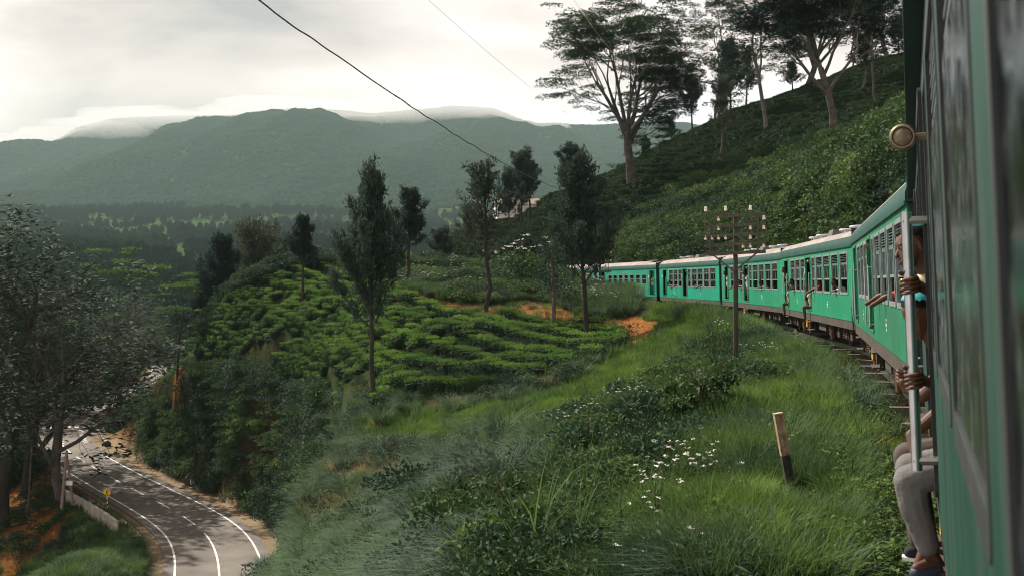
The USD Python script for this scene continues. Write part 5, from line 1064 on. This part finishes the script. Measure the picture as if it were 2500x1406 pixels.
passenger(4, 14.0, 'camera', 'cloth_beige', 'passenger leaning far out at the leftmost window of the fifth coach')
passenger(4, 12.3, 'arm', 'cloth_red', 'passenger with arm out at the second window of the fifth coach')
passenger(4, 6.6, 'head', 'cloth_beige', 'passenger at the first window right of the middle door of the fifth coach')
passenger(4, 4.9, 'arm', 'cloth_blue', 'passenger with bare arm at the second window right of the middle door, fifth coach')
passenger(5, 1.1, 'door', 'cloth_beige', 'passenger standing in the right door of the coach with small windows')
passenger(5, 15.9, 'door', 'cloth_red', 'passenger in the left door of the coach with small windows')

# ------------------------------------------------------------------ poles, wires, signs
mat('pole_wood', (.030, .023, .02), .9, var=(.06, .045, .035), scale=5, bump=.5, bscale=18, local=True); mat('arm_wood', (.035, .03, .022), .9, var=(.08, .075, .045), scale=9, local=True); mat('porcelain', (.72, .60, .48), .3, coat=.4); mat('iron', (.05, .045, .04), .7)
mat('concrete', (.40, .35, .28), .9, var=(.22, .19, .15), scale=2.5, bump=.4, bscale=14); mat('paint_black', (.015, .015, .017), .7, var=(.04, .035, .03), scale=8, local=True); mat('paint_cream', (.36, .28, .18), .85, var=(.17, .10, .05), scale=14, bump=.4, bscale=30, local=True)
mat('sign_yellow', (.75, .42, .02), .5, var=(.6, .33, .02), scale=5, local=True); mat('sign_white', (.7, .69, .66), .6); mat('cable', (.06, .045, .035), .8); mat('cable_copper', (.45, .26, .16), .5); mat('plank', (.26, .20, .15), .9, var=(.14, .11, .09), scale=6, bump=.4, bscale=20, local=True)
def insulator(s=1.0): return lathe(np.array([(0, 0), (.030, 0), (.052, .02), (.05, .07), (.034, .085), (.046, .10), (.046, .13), (.030, .16), (0, .165)]) * s, 12)
def telegraph(px, base_py, Y, arms, label, rz, top, ins, brace=True, s=1.0):
    x = (px - CX) / F * Y; z = float(height(x, Y)); T = thing('telegraph_pole', label, 'telegraph pole', (x, Y, z), rz, roll=0)
    zt = lambda py: CZ - (py - HY) / F * Y - z
    obj('pole', tube([(0, 0, -.4), (.02, 0, 1.5), (0, 0, zt(top))], [.10 * s, .09 * s, .075 * s], 12), 'pole_wood', T, smooth=40)
    for k, py in enumerate(arms):
        h = zt(py); A = obj('crossarm', bar((-1.06 * s, -.10, h - .035), (1.06 * s, -.10, h + .035), .09 * s, .11 * s), 'arm_wood', T)
        for q in (-1.0, -.78, -.55, -.3, .3, .55, .78, 1.0):
            obj('pin', tube([(q * s, -.10, h), (q * s, -.10, h + .20 * s)], .014, 5), 'iron', A)
            if (k, q) in ins:
                m = insulator(1.05 * s); m.apply_translation((q * s, -.10, h + .16 * s)); obj('insulator', m, 'porcelain', A, smooth=40)
    if brace:
        h = zt(arms[-1])
        for q in (-1, 1):
            obj('brace', bar((q * .8 * s, -.16, h), (0, -.13, h - .62 * s), .03, .05), 'iron', T)
            obj('tie_bar', bar((q * .82 * s, -.155, zt(arms[0])), (q * .82 * s, -.155, h), .05, .03), 'iron', T)
    return T
telegraph(1795, 910, 38, (527, 551, 574, 597, 618), 'tall dark telegraph pole with five crossarms of porcelain insulators in front of the train', -28, 520,
          {(0, -1.0), (0, -.3), (0, .55), (1, -.55), (1, 1.0), (2, -.55), (2, .55), (2, 1.0), (3, -1.0), (3, -.78), (3, -.55), (3, -.3), (3, .55), (4, .3), (4, .55), (4, 1.0)})
telegraph(1464, 740, 100, (623, 633, 642, 664), 'small distant telegraph pole standing before the coach with small windows', -10, 618, {(0, .55), (0, 1.0), (1, .78), (2, .55), (2, 1.0)})
def wire(name, a, b, sag, r, label, m='cable', twist=0.0, n=60):
    t = np.linspace(0, 1, n)[:, None]; p = a + (b - a) * t; p[:, 2] -= sag * 4 * (t * (1 - t))[:, 0]
    if twist: p += (meshkit.noise(np.c_[t * 60, t * 0, t * 0], 7)[:, None] - .5) * [0, 0, twist]
    return obj(name, tube(p, r, 6), m, None, smooth=True, label=label, category='cable')
wire('overhead_cable', PT(470, -112, 34), PT(1385, 468, 142), 1.0, .030, 'thick twisted cable slanting across the sky down to the trees', twist=.09, n=160)
wire('overhead_wire', PT(940, -96, 46), PT(1436, 305, 160), .8, .009, 'thin pale wire slanting across the sky to the umbrella tree', 'cable_copper')
wire('overhead_wire', PT(1380, -30, 60), PT(1500, 130, 165), .3, .010, 'short thin wire at the top of the sky beside the umbrella tree', 'cable_copper')
x, Y = (1385 - CX) / F * 142, 142; z = float(height(x, Y)); up_ = thing('cable_pole', 'dark cable pole hidden behind the forked oak, end of the thick cable', 'utility pole', (x, Y, z))
obj('pole', tube([(0, 0, -.3), (0, 0, CZ - (462 - HY) / F * Y - z)], [.13, .09], 10), 'pole_wood', up_, smooth=40); obj('crossarm', box(1.2, .1, .1, (0, -.12, CZ - (470 - HY) / F * Y - z)), 'arm_wood', up_)
# leaning marker post
g = on_ground(1945, 1222, 8, 30); T = thing('marker_post', 'leaning square marker post, cream above and black below, in the lush grass', 'post', g - V3(0, 0, .25))
tl = trimesh.transformations.rotation_matrix(math.radians(-10), [0, 1, 0])
sec = sg.box(-.054, -.05, .054, .05).difference(sg.box(.0, -.08, .045, -.03).union(sg.box(-.045, -.08, -.01, -.042)))
for nm, z0, z1, m in (('lower_part', 0, .84, 'paint_black'), ('upper_part', .84, 1.36, 'paint_cream')):
    e = trimesh.creation.extrude_polygon(sec, z1 - z0, engine='earcut'); e.apply_translation((0, 0, z0)); e.apply_transform(tl); obj(nm, e, m, T)
e = m3hull([(a * .058, b_ * .054, 1.36 + c) for a in (-1, 1) for b_ in (-1, 1) for c in (0, .02)]); e.apply_transform(tl); obj('cap', e, 'paint_cream', T)
# road signs
def striped(T, h, n, r=.045):
    for k in range(n): obj('pole_band', tube([(0, 0, h * k / n - (.3 if k == 0 else 0)), (0, 0, h * (k + 1) / n)], r, 10), 'paint_black' if k % 2 else 'sign_white', T, smooth=40)
def at_road(px, py):
    Yr = F * (CZ - ROAD_Z) / (py - HY); return V3((px - CX) / F * Yr, Yr, float(height((px - CX) / F * Yr, Yr)))
g = at_road(262, 1249); T = thing('road_sign', 'yellow diamond pedestrian warning sign on a black and white pole by the road', 'road sign', g, -22)
ph_ = 50 / F * g[1] * .78; striped(T, ph_, 7)
dm = sg.Polygon([(0, -.48), (.48, 0), (0, .48), (-.48, 0)]).buffer(.03)
P_ = obj('plate', slab(dm, .02, -.07), 'sign_yellow', T); P_.GetAttribute('points').Set(Vt.Vec3fArray([Gf.Vec3f(p[0], p[1], p[2] + ph_ + .42) for p in P_.GetAttribute('points').Get()]))
fig = unary_union([sg.Point(.03, .24).buffer(.055), sg.LineString([(.02, .17), (0, 0)]).buffer(.05), sg.LineString([(0, 0), (.09, -.12), (.10, -.25)]).buffer(.034), sg.LineString([(0, 0), (-.05, -.13), (-.14, -.24)]).buffer(.034), sg.LineString([(.02, .15), (.13, .05)]).buffer(.025), sg.LineString([(.02, .15), (-.10, .04)]).buffer(.025), sg.LineString([(-.22, -.28), (.2, -.28)]).buffer(.02)])
e = slab(fig, .006, -.077); e.apply_translation((0, 0, ph_ + .42)); obj('pedestrian_symbol', e, 'paint_black', P_)
e = slab(dm.buffer(-.03).difference(dm.buffer(-.055)), .004, -.075); e.apply_translation((0, 0, ph_ + .42)); obj('border', e, 'paint_black', P_)
for px, py, lab, dia, rz in ((230, 1066, 'pale back of a diamond sign on a striped pole by the orange bank', True, -25), (204, 1016, 'small white sign plate on a striped pole at the inside of the bend', False, -30)):
    g = at_road(px, py); g[2] = max(g[2], ROAD_Z - .1); T = thing('road_sign', lab, 'road sign', g, rz); h = (34 if dia else 22) / F * g[1] * .75; striped(T, h, 6)
    e = slab(sg.Polygon([(0, -.45), (.45, 0), (0, .45), (-.45, 0)]) if dia else sg.box(-.4, -.35, .4, .35), .02, -.07); e.apply_translation((0, 0, h + .4)); obj('plate', e, 'worn_white' if dia else 'sign_white', T)
    obj('bracket', box(.5, .02, .05, (0, -.04, h + .4)), 'iron', T)
# kerb along the inside of the bend
T = thing('kerb', 'black and white kerb stones along the inside of the road bend', 'kerb', (0, 0, 0))
s1 = s_near(-55, 148)
for k in range(14):
    a_, c_ = road_at(s1 + 1.25 * k, -5.3), road_at(s1 + 1.25 * k + 1.2, -5.3); obj('kerb_stone', bar((*a_, ROAD_Z + .1), (*c_, ROAD_Z + .1), .3, .42), 'concrete' if k % 2 else 'paint_black', T)
# low parapet wall and footpath on the outside
s1 = s_near(-30.0, 99); T = thing('parapet_wall', 'low weathered concrete parapet wall below the yellow sign', 'wall', (*road_at(s1, 6.6), ROAD_Z))
o_ = V3(*road_at(s1, 6.6), ROAD_Z)
for k in range(9):
    a_, c_ = V3(*road_at(s1 + 2.1 * k, 6.6 + .06 * k), ROAD_Z + .2) - o_, V3(*road_at(s1 + 2.1 * k + 2.02, 6.6 + .06 * k), ROAD_Z + .2) - o_
    obj('panel', bar(a_, c_, .22, 1.3), 'concrete', T); obj('coping', bar(a_ + V3(0, 0, .69), c_ + V3(0, 0, .69), .3, .08), 'concrete', T); obj('pier', box(.34, .34, 1.9, tuple(a_ + V3(0, 0, -.2))), 'concrete', T)
V, f = ribbon(ROADP[(ROADP[:, 1] > 97) & (ROADP[:, 1] < 116)], ROADN[(ROADP[:, 1] > 97) & (ROADP[:, 1] < 116)], 5.0, 6.4, ROAD_Z + .05)
mat('stone_path', (.34, .27, .19), .95, var=(.2, .15, .10), scale=2.0, bump=.5, bscale=8); obj('footpath', (V, f), 'stone_path', kind='structure')
# propped poles beside the twiggy tree
def at_slope(px, py, Y): return V3((px - CX) / F * Y, Y, CZ - (py - HY) / F * Y)
T = thing('utility_pole', 'pair of grey wooden poles leaning together at the twiggy tree, small white box', 'utility pole', at_slope(160, 1240, 106)); o_ = at_slope(160, 1240, 106)
obj('pole', tube([at_slope(150, 1243, 105) - o_, at_slope(163, 1098, 106) - o_], [.15, .11], 10), 'plank', T, smooth=40); obj('pole', tube([at_slope(178, 1228, 106.5) - o_, at_slope(163, 1110, 106.3) - o_], [.14, .10], 10), 'plank', T, smooth=40)
obj('meter_box', box(.62, .25, .4, tuple(at_slope(169, 1178, 105.7) - o_)), 'sign_white', T); obj('top_arm', box(.9, .1, .1, tuple(at_slope(164, 1106, 106) - o_)), 'iron', T)
g = at_slope(216, 1400, 86); T = thing('fence_stub', 'grey post with two props in the grass at the bottom edge', 'post', g); 
obj('post', tube([(0, 0, -.5), (.05, 0, 1.75)], [.10, .08], 8), 'plank', T, smooth=40)
for q in (-.5, .45): obj('prop', tube([(q, .1, -.4), (.03, 0, 1.1)], .05, 6), 'plank', T)

# ------------------------------------------------------------------ the roadside settlement and houses
mat('wall_pink', (.50, .36, .30), .85, var=(.42, .29, .23), scale=2); mat('wall_white', (.62, .60, .56), .85, var=(.5, .47, .42), scale=1.5); mat('roof_sheet', (.05, .13, .10), .6, var=(.09, .17, .13), scale=3); mat('roof_rust', (.16, .09, .06), .8, var=(.25, .2, .17), scale=2); mat('glass_dark', (.02, .025, .03), .15)
mat('van_yellow', (.55, .38, .06), .4, coat=.4); mat('cloth_sign', (.7, .36, .02), .7, var=(.55, .25, .02), scale=1.6, local=True); mat('awning_green', (.10, .30, .18), .7)
def house(name, label, c, w, d_, h, rz, wall, roofm, win=3, roof_h=1.2):
    T = thing(name, label, 'house', c, rz); obj('wall', box(w, d_, h + 1.0, (0, 0, h / 2 - .5)), wall, T)
    pr = np.array([(-w / 2 - .3, -d_ / 2 - .3, h), (w / 2 + .3, -d_ / 2 - .3, h), (w / 2 + .3, d_ / 2 + .3, h), (-w / 2 - .3, d_ / 2 + .3, h), (-w / 2 - .1, 0, h + roof_h), (w / 2 + .1, 0, h + roof_h)])
    obj('roof', trimesh.convex.convex_hull(pr), roofm, T)
    for k in range(win):
        x_ = -w / 2 + w * (k + .5) / win; f_ = obj('window', box(.95, .06, 1.15, (x_, -d_ / 2 - .02, h * .55)), 'sign_white', T); obj('pane', box(.78, .04, .98, (x_, -d_ / 2 - .05, h * .55)), 'glass_dark', f_)
    obj('door', box(.9, .08, 2.0, (w / 2 - .8, -d_ / 2 - .03, 1.0)), 'roof_rust', T); return T
def on_hill(px, py, Y): return V3((px - CX) / F * Y, Y, float(hill_height((px - CX) / F * Y, Y)))
x, Y = (1262 - CX) / F * 205, 205; house('hill_house', 'small white house with rusty roof on the tea slope left of the round tree', (x, Y, float(height(x, Y)) - .2), 8, 5, 2.6, 10, 'wall_white', 'roof_rust')
for px, py, Y, w, lab in ((703, 650, 560, 6, 'left one of two tiny white houses in the valley'), (722, 652, 566, 5, 'right one of two tiny white houses in the valley')):
    g = on_hill(px, py, Y); g[2] = CZ - (py + 5 - HY) / F * Y; house('valley_house', lab, g, w, 5, 3, 0, 'wall_white', 'roof_rust', 2)
x = (808 - CX) / F * 165; house('valley_house', 'pale building with rows of windows behind the tallest silver oak', (x, 165, CZ - (690 - HY) / F * 165), 3.4, 4, 1.4, 0, 'wall_pink', 'roof_rust', 3, .4)
g = V3((447 - CX) / F * 352, 352, ROAD_Z); house('roadside_house', 'long pink walled building at the far end of the road', g, 8, 5, 2.0, 0, 'wall_pink', 'roof_rust', 4, .6)
g = V3((378 - CX) / F * 352, 352, ROAD_Z); house('roadside_house', 'white walled shed left of the van at the far road', g, 5, 4, 2.0, 0, 'wall_white', 'roof_rust', 2, .6)
g = V3((200 - CX) / F * 226, 226, ROAD_Z + .8); house('roadside_house', 'white kiosk left of the yellow billboard beyond the wood', g, 4.2, 3, 2.4, -10, 'wall_white', 'roof_sheet', 2, .5)
g = V3((230 - CX) / F * 226, 224, ROAD_Z + 1.0); T = thing('billboard', 'orange yellow billboard seen through the wood above the road', 'billboard', g, -8); obj('board', box(2.8, .12, 1.9, (0, 0, 1.7)), 'cloth_sign', T); 
for q in (-1.1, 1.1): obj('leg', box(.1, .1, 1.8, (q, .1, .0)), 'iron', T)
obj('frame', slab(sg.box(-1.45, .7, 1.45, 2.7).difference(sg.box(-1.38, .78, 1.38, 2.62)), .06, -.1), 'plank', T)
g = V3((265 - CX) / F * 228, 228, ROAD_Z + .6); T = thing('market_stall', 'roadside stall under a green sheet roof right of the yellow billboard', 'stall', g, -8); obj('roof', m3hull([(a * 1.7, b_ * 1.2, 2.3 + (.35 if b_ > 0 else 0) + c) for a in (-1, 1) for b_ in (-1, 1) for c in (0, .06)]), 'awning_green', T)
for q in (-1.5, 1.5):
    for r_ in (-1, 1): obj('post', box(.08, .08, 2.4, (q, r_, 1.15)), 'plank', T)
obj('counter', box(3, .7, .9, (0, -.6, .45)), 'plank', T)
g = V3((345 - CX) / F * 262, 262, ROAD_Z); T = thing('road_board', 'small yellow board standing left of the far road', 'sign', g, -5); obj('board', box(1.5, .06, 1.1, (0, 0, 1.5)), 'sign_yellow', T); obj('frame', slab(sg.box(-.8, .9, .8, 2.1).difference(sg.box(-.74, .96, .74, 2.04)), .04, -.06), 'iron', T)
for q in (-.5, .5): obj('leg', box(.07, .07, 1.6, (q, .05, .6)), 'iron', T)
def van(px, Y, label, m, rz):
    g = V3((px - CX) / F * Y, Y, ROAD_Z); T = thing('parked_van', label, 'van', g, rz)
    b_ = m3hull([(x_, y_, z_) for x_ in (-.88, .88) for y_, z_ in ((-2.1, .4), (-2.15, .95), (-1.75, 1.1), (2.1, .4), (2.1, 1.15))]); obj('body', b_, m, T)
    obj('cabin', m3hull([(s_ * .84, y_, z_) for s_ in (-1, 1) for y_, z_ in ((-1.7, 1.05), (2.05, 1.05))] + [(s_ * .72, y_, z_) for s_ in (-1, 1) for y_, z_ in ((-1.05, 1.85), (1.95, 1.9))]), m, T)
    obj('windscreen', m3hull([(s_ * .74, -1.70, 1.16) for s_ in (-1, 1)] + [(s_ * .66, -1.16, 1.76) for s_ in (-1, 1)] + [(s_ * .74, -1.74, 1.16) for s_ in (-1, 1)] + [(s_ * .66, -1.20, 1.76) for s_ in (-1, 1)]), 'glass_dark', T)
    for s_ in (-1, 1):
        obj('side_window', m3hull([(s_ * .86, -1.2, 1.15), (s_ * .86, 1.7, 1.15), (s_ * .78, -.9, 1.7), (s_ * .78, 1.7, 1.72), (s_ * .84, -1.2, 1.15), (s_ * .84, 1.7, 1.15)]), 'glass_dark', T); obj('headlight', lathe([(0, .03), (.1, .02), (.12, 0), (0, 0)], 12).apply_transform(trimesh.transformations.rotation_matrix(math.pi / 2, [1, 0, 0])).apply_translation((s_ * .62, -2.14, .78)), 'lens', T)
        for y_ in (-1.35, 1.35):
            w_ = lathe([(0, -.1), (.2, -.1), (.31, -.09), (.33, 0), (.31, .09), (.2, .1), (0, .1)], 18); w_.apply_transform(trimesh.transformations.rotation_matrix(math.pi / 2, [0, 1, 0])); w_.apply_translation((s_ * .8, y_, .33)); obj('wheel', w_, 'rubber', T, smooth=40)
    obj('bumper', box(1.7, .12, .16, (0, -2.16, .48)), 'grey_plastic', T)
van(410, 345, 'yellow and white van parked at the far end of the road', 'van_yellow', 15)
van(396, 352, 'pale van half hidden behind the yellow one at the far road', 'wall_white', 70)
for k, (px, py, h_) in enumerate(((330, 905, 3.0), (378, 905, 1.1), (437, 880, 4.0))):
    g = at_road(px, py); T = thing('road_post', ('pale tall post left of the small yellow board', 'short white post at the edge of the far road', 'tall pale post right of the van at the far road')[k], 'post', g); obj('post', tube([(0, 0, -.3), (0, 0, h_)], [.09, .07], 8), 'sign_white', T, smooth=40); obj('cap', box(.2, .2, .08, (0, 0, h_)), 'iron', T)
# painted marks on the rock of the cutting
mat('rock', (.075, .05, .035), .95, var=(.025, .02, .016), scale=1.2, bump=.8, bscale=5)
def rock(px, py, s, label, txt=None, seed=0, lo=50, hi=140):
    g = on_ground(px, py, lo, hi); e = trimesh.creation.icosphere(3); v = e.vertices; e.vertices = v * (1 + .45 * (meshkit.fbm(v * 1.6 + seed * 3, 3, seed)[:, None] - .5)) * [1.0 * s, .6 * s, .8 * s]
    T = thing('boulder', label, 'rock', g); obj('stone', e, 'rock', T, smooth=True)
    if txt:
        m = meshkit.text_mesh(txt, .55, .01); m.apply_translation((-.5, -.25, 0)); m.apply_transform(trimesh.transformations.rotation_matrix(math.pi / 2, [1, 0, 0])); m.apply_translation((0, -.62 * s, .0)); obj('painted_mark', m, 'sign_white', T)
rock(480, 1172, 1.3, 'dark rock face in the cutting with faint white painted marks', 'B 8', 2)
rock(672, 1240, 1.3, 'dark rock face at the foot of the cliff with white painted loop', '8', 5)
rock(262, 1083, .5, 'pale stone lying at the foot of the orange bank', None, 7)

# ------------------------------------------------------------------ single plants one can pick out
def plant_kind(name, pieces):
    c = class_prim(name)
    for nm, m, mt in pieces: obj(nm, m, mt, c)
    return c
CLUMP = [plant_kind('grass_clump_%s' % 'abc'[s], [('blades', tuft(120 + s, 260, .16, 1.05, .020, 1.0), 'grass_blue'), ('dead_blades', tuft(130 + s, 40, .26, .5, .015, 1.0), 'grass_dry')]) for s in range(3)]
BUSH = [plant_kind('bush_%s' % 'abcd'[s], [('leaves', shrub(140 + s, 900, .075, .04, lumps=12), ('shrub_dark', 'shrub_green', 'shrub_grey', 'shrub_dark')[s]), ('stems', stems(140 + s, 8, .6, .4), 'twig')]) for s in range(4)]
BLOOM = plant_kind('flowering_bush', [('leaves', shrub(147, 1100, .07, .04, lumps=14), 'shrub_green'), ('flower_heads', umbels(147, 26, .34, .55, .92, .04), 'petal'), ('stems', stems(147, 8, .6, .4), 'twig')])
BIGLEAF = plant_kind('big_leaf_bush', [('leaves', shrub(151, 800, .095, .07, lumps=14, shape=(1, 1, 1.1), up=.9), 'shrub_green'), ('stems', stems(151, 10, .8, .4, .016), 'twig')])
REED = plant_kind('tall_grass', [('blades', tuft(161, 26, .12, 1.5, .022, .55, 4), 'grass_green'), ('dead_blades', tuft(162, 8, .14, 1.0, .02, .9, 4), 'grass_dry')])
FLOWER = [plant_kind('flowering_weed_%s' % 'ab'[s], [('leaves', weed(170 + s, 110, .62), 'shrub_green'), ('stems', stems(170 + s, 9, .74, .32, .006), 'shrub_green'), ('flower_heads', umbels(170 + s, 11, .22, .60, .86, .036), 'petal')]) for s in range(2)]
def put_one(kind, name, px, py, s, label, catg, group=None, lo=6, hi=140, zs=1.0, Y=None):
    g = on_ground(px, py, lo, hi) if Y is None else V3((px - CX) / F * Y, Y, float(height((px - CX) / F * Y, Y)))
    copy_of(kind, name, label, catg, g - V3(0, 0, .05), (px * 7 + py * 3) % 360, (s, s, s * zs), group)
for px, py, s, k, lab in ((1702, 1040, 1.35, 4, 'broad-leaved bush standing in the slope left of the telegraph pole foot'), (1890, 965, 1.5, 1, 'feathery bright green bush between the telegraph pole and the train'), (1540, 1400, .62, 1, 'bright pointed-leaf bush at the bottom edge below the flowers'),
    (1000, 1240, 2.5, 0, 'dark rounded bush alone on the grassy slope above the road'), (800, 1095, 2.6, 3, 'dark bush below the tea field, above the tan bank'), (1230, 1330, 1.2, 4, 'broad-leaved bush low on the slope left of the dry stalks'), (1130, 1330, 1.3, 4, 'broad-leaved bush next left on the lower slope'),
    (1190, 1240, 1.7, 2, 'grey-green bush in the middle of the slope'), (1560, 1060, 1.5, 3, 'dark bush in the fold below the path'), (1450, 1130, 1.4, 3, 'dark low bush under the white flowers'), (1610, 1100, 1.2, 0, 'dark bush behind the upper flower patch'), (1080, 1395, 1.2, 0, 'dark bush at the bottom edge left of the broad-leaved ones'),
    (1260, 1400, .9, 0, 'dark leafy bush at the bottom edge beside the dry stalks'), (1810, 840, 1.3, 2, 'weedy bush at the foot of the telegraph pole'), (960, 1130, 2.2, 2, 'grey bush in the middle of the tufted slope'), (690, 940, 1.8, 1, 'bright bush at the lower left corner of the tea field'), (560, 1030, 2.3, 1, 'light green bush high on the road cutting'), (1500, 745, 1.3, 1, 'green bush beside the line above the orange scar')):
    if k == 4: put_one(BIGLEAF, 'bush', px, py, s, lab, 'bush', zs=1.05)
    else: put_one(BUSH[k], 'bush', px, py, s, lab, 'bush', zs=.95)
rg = np.random.default_rng(411)
for q in range(64):
    px, py = rg.uniform(1520, 2240), 0; bl_ = np.interp(px, BUSHLINE[:, 0], BUSHLINE[:, 1]); py = rg.uniform(bl_ + 4, max(bl_ + 30, 610 if px < 1900 else 560))
    put_one(BUSH[(1, 0, 1, 2, 1, 3)[q % 6]], 'hillside_bush', px, py, rg.uniform(2.6, 4.6), ('bright green', 'dark', 'bright green', 'grey-green', 'bright green', 'dark small-leaved')[q % 6] + ' rounded bush on the steep slope right above the coaches', 'bush', 'bushes on the slope above the coaches', lo=62, hi=170, zs=.8)
for px, Y, s, k, lab in ((1268, 100, 5.6, 3, 'large flowering bush at the orange bank behind the tea'), (1205, 112, 2.6, 1, 'bush left of the large flowering one on the orange bank'), (1330, 103, 2.4, 2, 'bush right of the large flowering one before the far coach'), (1060, 118, 2.6, 1, 'green bush on the left part of the bank behind the tea'), (1140, 112, 2.4, 2, 'grey bush in the middle of the bank behind the tea')):
    put_one(BLOOM if k == 3 else BUSH[k], 'bush', px, 0, s, lab, 'bush', Y=Y, zs=.95)
rg = np.random.default_rng(303)
for k, (px, py, s) in enumerate([(1160, 1085, 1.9), (1225, 1075, 1.8), (1185, 1195, 1.7), (1235, 1205, 1.5), (935, 1040, 1.8), (850, 1215, 1.7), (765, 1230, 1.8), (700, 1350, 1.7), (1000, 1010, 1.7), (640, 1385, 1.6), (780, 1330, 1.6), (870, 1300, 1.5), (930, 1360, 1.4), (1020, 1300, 1.4), (880, 1395, 1.3), (760, 1390, 1.5), (1330, 1090, 1.4), (1090, 1150, 1.6), (990, 1110, 1.6), (900, 1110, 1.7), (1290, 1160, 1.3), (840, 1150, 1.7), (1370, 1180, 1.2), (970, 1180, 1.6), (1110, 1010, 1.5)]):
    put_one(CLUMP[k % 3], 'grass_clump', px, py, s, 'drooping grey-green grass clump on the slope below the tea', 'grass clump', 'drooping grass clumps on the slope')
for k, (px, py, s) in enumerate([(1300, 1390, 1.1), (1340, 1330, 1.0), (1420, 1260, .95), (1280, 1250, 1.0), (1440, 1180, .9), (1560, 1290, .8), (1630, 1380, .75), (1720, 1330, .7), (1400, 1400, .95), (1840, 1180, .8), (1760, 1130, .8), (2110, 1120, .9), (2090, 1090, .8), (1500, 1330, .8), (2000, 1060, .8), (1850, 1390, .6)]):
    put_one(REED, 'tall_grass', px, py, s, 'tall arching grass stalks standing above the lush grass', 'grass clump', 'tall grass stalks in the foreground')
for k, (px, py, s) in enumerate([(1640, 1250, 1.0), (1690, 1230, .95), (1600, 1300, .9), (1730, 1210, .9), (1660, 1200, .95), (1590, 1340, .8), (1370, 1080, 1.1), (1440, 1050, 1.1), (1500, 1010, 1.0), (1610, 1010, 1.0), (1870, 900, 1.1), (1760, 830, 1.2), (1840, 800, 1.2), (1560, 1000, 1.0)]):
    put_one(FLOWER[k % 2], 'flowering_weed', px, py, s, 'white-headed flowering weed on the slope under the telegraph pole', 'flowering plant', 'white flowering weeds in the foreground')
